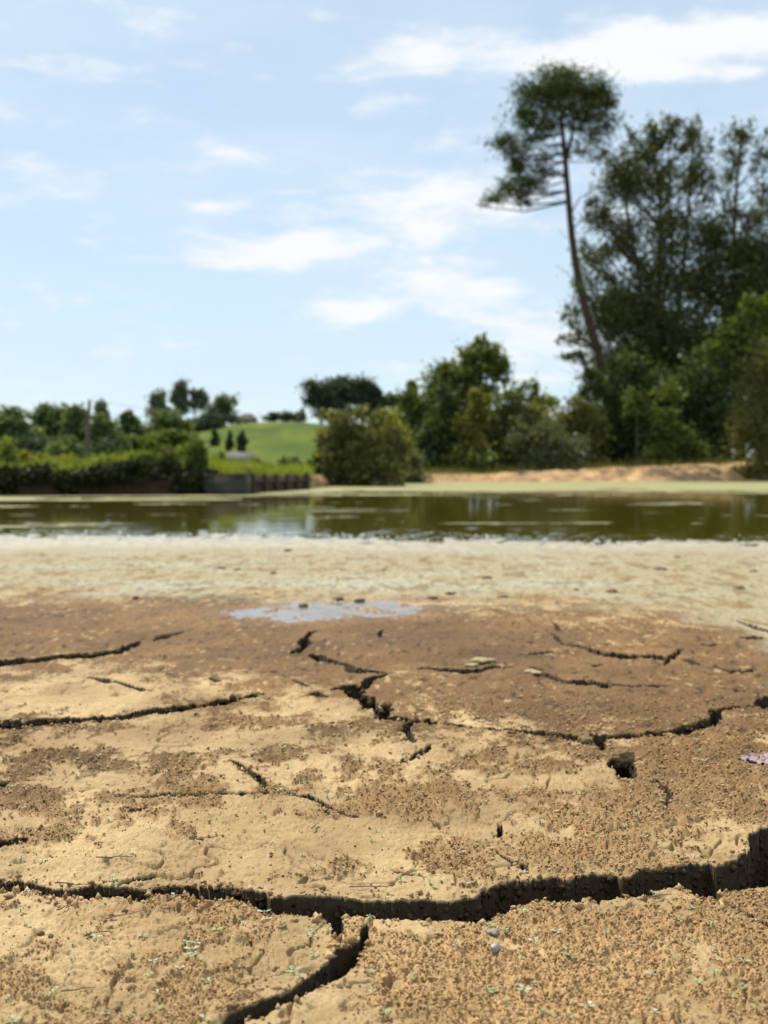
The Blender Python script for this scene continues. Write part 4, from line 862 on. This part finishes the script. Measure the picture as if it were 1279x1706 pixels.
M_RED = surf_mat('red_petal', (.40, .05, .02), (.52, .09, .03), 150, .6, .2, .001)
M_DEAD = surf_mat('dead_leaf', (.24, .15, .07), (.36, .25, .12), 120, .75, .4, .001)
M_PALECHIP = surf_mat('pale_mud_chip', (.30, .22, .12), (.42, .33, .19), 60, .9, .5, .002)
lay('pebble', lump('pebble', .0062, .95, .14, 3, 1), 825, 1590, M_PEB, 'round silvery grey pebble alone on the smooth mud below the big crack', 'pebble', zoff=.005)
lay('pebble', lump('pebble', .0068, .65, .35, 3, 2), 822, 1558, M_PEB2, 'dull brownish grey pebble just above the round silvery one', 'pebble', zoff=.003, rz=.6)
lay('mud_clod', lump('mud_clod', .017, .9, .7, 4, 3), 1036, 1268, M_CLOD, 'big rough clod stuck in the hole right of centre', 'clod', zoff=.004)
lay('mud_clod', lump('mud_clod', .012, 1.4, .5, 3, 4), 568, 1566, M_CLOD, 'upright clod wedged in the short crack joining the two big cracks', 'clod', zoff=-.012)
lay('mud_clod', lump('mud_clod', .016, .6, .4, 3, 5), 975, 1243, M_CLOD, 'small rounded clod on the lip left of the clod hole', 'clod', zoff=.003)
for i, (px, py, r, lab) in enumerate([(68,1554,0.0043,'dark crumb pair, upper one, left of the foreground'), (84,1560,0.0030,'dark crumb just right of the upper dark crumb at left'), (219,1643,0.0045,'dark rounded stone near the bottom left'), (172,1612,0.0029,'small dark crumb left of the bright seedling cluster'), (150,1559,.0035,'tiny dark crumb below the pinkish stick'), (196,1674,0.0032,'dark crumb above the brown patch at the bottom left'), (460,1610,0.0043,'brown crumb left of the diagonal crack'), (878,1283,0.0058,'dark reddish crumb left of the clod hole'), (738,1640,.003,'tiny dark speck below the silvery pebble')]):
    lay('mud_crumb', lump('mud_crumb', r, .75, .6, 3, 10 + i), px, py, M_DARKC, lab, 'crumb', zoff=r * .3)
fl = [(786,1108,.022),(800,1105,.028),(815,1103,.02),(886,1121,.02),(895,1127,.016)]
for i, (px, py, r) in enumerate(fl):
    lay('mud_chip', lump('mud_chip', r, .28, .5, 2, 30 + i), px, py, M_PALECHIP, ['left pale chip of the three on the brown mud', 'largest pale curled chip at the centre of the three', 'right pale chip of the three on the brown mud', 'upper pale chip at the left end of the right hand crack', 'lower pale chip at the left end of the right hand crack'][i], 'mud chip', zoff=.006)
dk = lump('dark_clod', .024, .40, .5, 3, 40)
CL = ['dark clod on the pale crust just above the left end of the puddle', 'dark clod right beside the one above the left end of the puddle', 'dark clod on the pale crust above the puddle, third from its left', 'dark clod near the left edge close to the shore', 'dark clod between the left edge and the puddle close to the shore',
 'long dark clod on the pale crust right of the puddle, halfway to the shore', 'dark clod at the rim where crust meets brown mud, below the long dark clod', 'dark clod on the crust just right of the puddle, larger', 'dark clod beyond the right end of the puddle', 'dark clod touching the right end of the puddle',
 'dark clod at the far rim of the puddle, middle one', 'dark clod at the far rim of the puddle, left one', 'dark clod at the far rim of the puddle, between two others', 'dark clod in the upper right of the pale crust, near the shore', 'widest dark clod in the upper right of the pale crust', 'dark clod at the right edge of the pale crust, lower one',
 'dark clod at the left rim of the pale crust above the brown mud', 'dark clod alone on the brown mud at right', 'dark clod lying at the waterline above the puddle', 'dark clod just left of the widest one in the upper right', 'dark clod at the right edge of the pale crust, upper one', 'smallest dark clod on the crust right of the puddle', 'small dark clod at the centre of the pale crust']
for i, (px, py, s) in enumerate([(365,946,1.3),(395,947,.8),(455,953,.7),(70,918,.6),(225,923,.6),(810,960,1.2),(1018,987,1.1),(837,995,1.0),(750,990,1.0),(720,998,.9),(600,1000,.9),(505,1008,.8),(563,999,1.0),(1128,922,.9),(1100,943,1.4),(1230,981,1.2),(226,995,.6),(1180,1075,.9),(480,910,1.3),(1075,945,.8),(1255,950,.9),(960,985,.5),(640,945,.5)]):
    lay('mud_clod', dk, px, py, M_DARKC, CL[i], 'clod', 'dark clods on the pale crust', size=s, rz=i * 1.3, zoff=.004)
def twig_mesh(L, r, seed):
    rr = random.Random(seed); pts = [(-L / 2 + L * k / 5, rr.uniform(-.06, .06) * L, r * (1.0 + .8 * rr.random())) for k in range(6)]
    V, Fc = tube(pts, [r * (1 - .1 * k) for k in range(6)], 6)
    b0 = np.array(pts[3]); V2, F2 = tube([b0, b0 + [L * .12, L * .10, r]], [r * .6, r * .3], 5)
    V = np.concatenate([V, V2]); Fc = np.concatenate([Fc, F2 + len(V) - len(V2)])
    o = mesh_np('twig', V, Fc, M_TWIG, True, None, False); return o.data
for i, (px, py, L, ang, lab) in enumerate([(105,1517,.022,1.15,'short dry twig leaning left of the red petal'),(178,1555,.018,0.0,'short pinkish brown stick lying flat left of the foreground'),(300,1462,.10,.9,'long thin straw lying above the big crack'),(620,1484,.06,.05,'thin straw lying just above the big crack at centre'),(525,1385,.03,1.2,'thin twig below the diagonal hairline crack'),(120,1478,.05,-.2,'thin twig on the far lip of the big crack at left'),(1095,1500,.04,.3,'thin straw on the pale near lip at right'),(205,1522,.06,.7,'pale straw pointing to the brown patch'),(190,1432,.05,.05,'dark straw on the pale mud left of centre'),(130,1645,.035,.3,'thin straw near the bottom left')]):
    lay('twig', twig_mesh(L, .0011, i), px, py, None, lab, 'twig', rz=ang, zoff=.003)
def curl_leaf(L, W, mat, name, curl=.3, n=8, seed=0):
    x = np.linspace(-1, 1, n); V = []
    for a in x:
        wv_ = W * (1 - a * a) ** .6
        for b in (-1, 0, 1): V.append((a * L, b * wv_, curl * L * (a * a) * .4 + curl * W * abs(b) * .8 + .0004))
    o = mesh_np(name, np.array(V), grid_faces(n, 3), mat, True, None, False); return o.data
lay('dead_leaf', curl_leaf(.011, .005, M_DEAD, 'dead_leaf'), 1145, 1533, None, 'tan dead leaf beside a seedling at the lower right', 'leaf', rz=.6, zoff=.004)
lay('red_petal', curl_leaf(.0042, .003, M_RED, 'red_petal'), 184, 1516, None, 'tiny red petal on the mud left of the foreground', 'petal', zoff=.003)
# lilac scrap
n_ = 26; gxx, gyy = np.meshgrid(np.linspace(-1, 1, n_), np.linspace(-1, 1, n_), indexing='ij'); qx = gxx.ravel(); qy = gyy.ravel()
edge_r = 1 + .25 * pn(qx * 2, qy * 2, 501)
V = np.stack([qx * .062 * edge_r * (1 - .35 * np.clip(-qx, 0, 1) * np.abs(qy)), qy * .05 * edge_r * (.55 + .45 * sst(-1, .2, qx)), .001 + .016 * np.abs(fbm(qx * 3.4, qy * 3.4, 4, 502, .6)) * (1 - .5 * np.maximum(np.abs(qx), np.abs(qy)))], 1)
o = mesh_np('plastic_scrap', V, grid_faces(n_, n_), M_LILAC, True, None, False)
lay('plastic_scrap', o.data, 1280, 1271, None, 'crumpled lilac scrap lying on brown mud at the right edge', 'scrap', zoff=.0, size=.9)

# seedlings
M_SEED = leaf_mat('seedling_leaf', (.22, .33, .15), (.42, .52, .32), .35, 60)
M_SEEDW = leaf_mat('pale_seedling_leaf', (.36, .43, .28), (.60, .63, .50), .3, 60)
def seedling(k, seed, size, mat):
    rr = random.Random(seed); acc = Acc()
    for i in range(k):
        a = 2 * math.pi * i / k + rr.uniform(-.4, .4); L = size * rr.uniform(.6, 1.0); W = L * rr.uniform(.55, .75); up = rr.uniform(.1, .55); V = []
        for t in (0, .3, .65, 1.0):
            wv_ = W * [.15, .8, 1.0, .12][(0, .3, .65, 1.0).index(t)]
            for s in (-1, 1):
                r = .001 + t * L; V.append((math.cos(a) * r - math.sin(a) * s * wv_ * .5, math.sin(a) * r + math.cos(a) * s * wv_ * .5, .0025 + up * L * t * (1.2 - .5 * t)))
        acc.add(np.array(V), grid_faces(4, 2))
    V, Fc = tube([(0, 0, -.003), (0, 0, .004)], [.0008, .0006], 5); acc.add(V, Fc)
    o = mesh_np('seedling', np.concatenate(acc.V), np.concatenate(acc.F), mat, True, None, False); return o.data
SD = [seedling(k, s, sz, mt) for k, s, sz, mt in ((2, 1, .0065, M_SEEDW), (3, 2, .0070, M_SEEDW), (4, 3, .0070, M_SEED), (3, 4, .0055, M_SEEDW), (4, 5, .0080, M_SEED), (2, 6, .0075, M_SEED))]
hand = [(34,1517),(48,1494),(190,1478),(187,1470),(150,1550),(160,1562),(236,1556),(118,1600),(87,1640),(72,1662),(86,1650),(13,1662),(22,1702),(320,1580),(340,1698),(345,1640),(488,1623),(489,1612),(516,1558),(520,1568),(447,1535),(360,1555),(290,1490),(440,1530),(404,1545),(870,1525),(928,1551),(875,1545),(1128,1535),(1150,1520),(1187,1548),(1085,1625),(1190,1625),(845,1675),(820,1655),(872,1660),(762,1585),(698,1573),(775,1475),(716,1476),(890,1565),(1157,1436),(1042,1382),(965,1440),(790,1415),(765,1415),(700,1420),(568,1447),(527,1447),(455,1408),(250,1382),(115,1360),(128,1384),(180,1365),(35,1430),(70,1433),(410,1348),(440,1360),(545,1330),(580,1330),(480,1278),(594,1270),(1163,1255),(878,1316),(715,1300),(735,1288),(800,1340),(900,1370),(840,1432),(1100,1340),(1120,1310),(960,1325),(1010,1560),(950,1600),(1090,1690),(980,1680),(640,1690),(620,1655),(300,1620),(260,1660),(1240,1610),(1260,1690)]
rr_ = random.Random(12); cnt = 0
for i in range(260):
    if i < len(hand): px, py = hand[i]
    else: px, py = rr_.uniform(5, 1275), 1110 + 590 * rr_.random() ** .85
    g = ground(px, py); dep, _ = crack_field(np.array([g[0]]), np.array([g[1]]))
    if dep[0] > 0: continue
    sc = rr_.uniform(.7, 1.25) * (1.15 if i < len(hand) else .8) * (1 + .35 * max(0, g[1] - 1.8))
    k = rr_.randrange(6); on = 'brown crumbly soil' if brown_field(g[:1], g[1:2])[0] > .16 else 'smooth tan mud'
    cy_ = np.interp(px, [0, 245, 450, 800, 1020, 1279], [1472, 1482, 1515, 1512, 1475, 1430]); where = 'nearer than the big crack' if py > cy_ else ('just beyond the big crack' if py > cy_ - 110 else 'far beyond the big crack')
    lay('seedling', SD[k], px, py, None, '%s seedling on %s %s' % (('tiny two leaved whitish', 'tiny three leaved whitish', 'tiny four leaved green', 'small three leaved whitish', 'larger four leaved green', 'tiny two leaved green')[k], on, where), 'seedling', 'seedlings sprouting on the mud', size=sc, rz=rr_.uniform(0, 6.28), zoff=.0005); cnt += 1
o = None
for k, (dx, dy) in enumerate(((0, 0), (10, -6), (-9, -8), (6, 9), (-4, 14), (12, 16))):
    lay('seedling', SD[k % 6], 318 + dx, 1578 + dy, None, ['seedling at the middle of the dense cluster left of the diagonal crack', 'seedling at the right of the dense cluster', 'seedling at the upper left of the dense cluster', 'seedling just below the middle of the dense cluster', 'seedling at the lower left of the dense cluster', 'lowest seedling of the dense cluster'][k], 'seedling', size=1.1, rz=k * 1.1, zoff=.0005)

# loose crumbs of dry soil on the brown patches (far too many to count)
r = np.random.RandomState(21); N = 230000
py = 1165 + 575 * r.uniform(0, 1, N) ** .75; px = r.uniform(-420, 1700, N); yy = EYE * F_PX / (py - HORIZON); xx = (px - CX) / F_PX * yy
bf = brown_field(xx, yy); keepp = (bf > .12) | (r.uniform(0, 1, N) < .05); xx = xx[keepp][:52000]; yy = yy[keepp][:52000]
z, br, dep = mud_height(xx, yy); ok = dep == 0; xx, yy, z = xx[ok], yy[ok], z[ok]
iv = np.array([(1, 0, 0), (-1, 0, 0), (0, 1, 0), (0, -1, 0), (0, 0, 1), (0, 0, -1)], float); fi = np.array([(0, 2, 4), (2, 1, 4), (1, 3, 4), (3, 0, 4), (2, 0, 5), (1, 2, 5), (3, 1, 5), (0, 3, 5)])
n = len(xx); s = (.0009 + .0018 * r.uniform(0, 1, n) ** 3) * np.clip(yy / 1.5, .9, 1.7)
ra = r.uniform(0, 6.28, n); iv = np.stack([iv[None, :, 0] * np.cos(ra)[:, None] - iv[None, :, 1] * np.sin(ra)[:, None], iv[None, :, 0] * np.sin(ra)[:, None] + iv[None, :, 1] * np.cos(ra)[:, None], np.repeat(iv[None, :, 2], n, 0)], -1)
V = iv * (1 + .35 * r.normal(size=(n, 6, 1)).clip(-1, 1)) * s[:, None, None] * np.array([1, 1, .8]) + np.stack([xx, yy, z + s * .45], 1)[:, None]
Fc = (fi[None] + (np.arange(n) * 6)[:, None, None]).reshape(-1, 3)
M_CR, nt, out = new_mat('soil_crumbs'); geo = nd(nt, 'ShaderNodeNewGeometry')
bs = nd(nt, 'ShaderNodeBsdfPrincipled'); nt.links.new(ramp(nt, geo.outputs['Random Per Island'], [(0, (.24, .145, .062)), (.6, (.41, .265, .125)), (1, (.56, .395, .215))]), bs.inputs['Base Color']); bs.inputs['Roughness'].default_value = .95; bs.inputs['Specular IOR Level'].default_value = .15
nt.links.new(bs.outputs[0], out.inputs['Surface'])
cr = stuff(mesh_np('soil_crumbs', V.reshape(-1, 3), Fc, M_CR, False)); cr['label'] = 'loose brown soil crumbs in patches on the mud'; cr['category'] = 'soil crumbs'
# crumbs clinging to the far walls of the cracks and fallen along their lips
D3 = g_dep.reshape(len(rows_y), len(us)); far = np.argwhere((D3[:-1] > .03) & (D3[1:] == 0)); near_l = np.argwhere((D3[1:] > .03) & (D3[:-1] == 0))
def crumbs_at(name, label, X, Y, Z, S, mat, seed):
    q = np.random.RandomState(seed); n = len(X)
    o8 = np.array([(1, 0, 0), (-1, 0, 0), (0, 1, 0), (0, -1, 0), (0, 0, 1), (0, 0, -1)], float); f8 = np.array([(0, 2, 4), (2, 1, 4), (1, 3, 4), (3, 0, 4), (2, 0, 5), (1, 2, 5), (3, 1, 5), (0, 3, 5)])
    V = o8[None] * (1 + .4 * q.normal(size=(n, 6, 1)).clip(-1, 1)) * S[:, None, None]; V = V + q.normal(size=V.shape) * S[:, None, None] * .25 + np.stack([X, Y, Z], 1)[:, None]
    o = stuff(mesh_np(name, V.reshape(-1, 3), (f8[None] + (np.arange(n) * 6)[:, None, None]).reshape(-1, 3), mat, False)); o['label'] = label; o['category'] = 'soil crumbs'
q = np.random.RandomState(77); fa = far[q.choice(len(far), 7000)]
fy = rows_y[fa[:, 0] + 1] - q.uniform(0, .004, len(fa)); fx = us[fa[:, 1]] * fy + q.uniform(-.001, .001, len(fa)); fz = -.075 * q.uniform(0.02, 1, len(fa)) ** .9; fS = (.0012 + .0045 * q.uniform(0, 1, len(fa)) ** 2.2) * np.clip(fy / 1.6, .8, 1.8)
M_WALLC = surf_mat('dark_crack_crumbs', (.035, .022, .011), (.14, .092, .048), 45, .95, .5, .002, .1)
crumbs_at('crack_crumbs', 'dark crumbs clinging to the walls of the cracks', fx, fy, fz, fS, M_WALLC, 78)
na = np.concatenate([near_l[q.choice(len(near_l), 1100)], far[q.choice(len(far), 700)] + [1, 0]])
lyy = rows_y[na[:, 0]] + np.where(np.arange(len(na)) < 1100, -1, 1) * q.exponential(.012, len(na)); lx = us[na[:, 1]] * lyy; lz, _b, ld = mud_height(lx, lyy); ok = ld == 0
lS = (.0012 + .004 * q.uniform(0, 1, len(na)) ** 3) * np.clip(1.8 / lyy, .4, 1.1)
crumbs_at('lip_crumbs', 'small broken crumbs lying along the lips of the cracks', lx[ok], lyy[ok], lz[ok] + lS[ok] * .4, lS[ok], M_CR, 79)
print('TRIS', sum(sum(len(p.vertices) - 2 for p in o.data.polygons) if len(o.data.polygons) < 5000 else len(o.data.polygons) * (len(o.data.polygons[0].vertices) - 2) for o in scene.objects if o.type == 'MESH'))
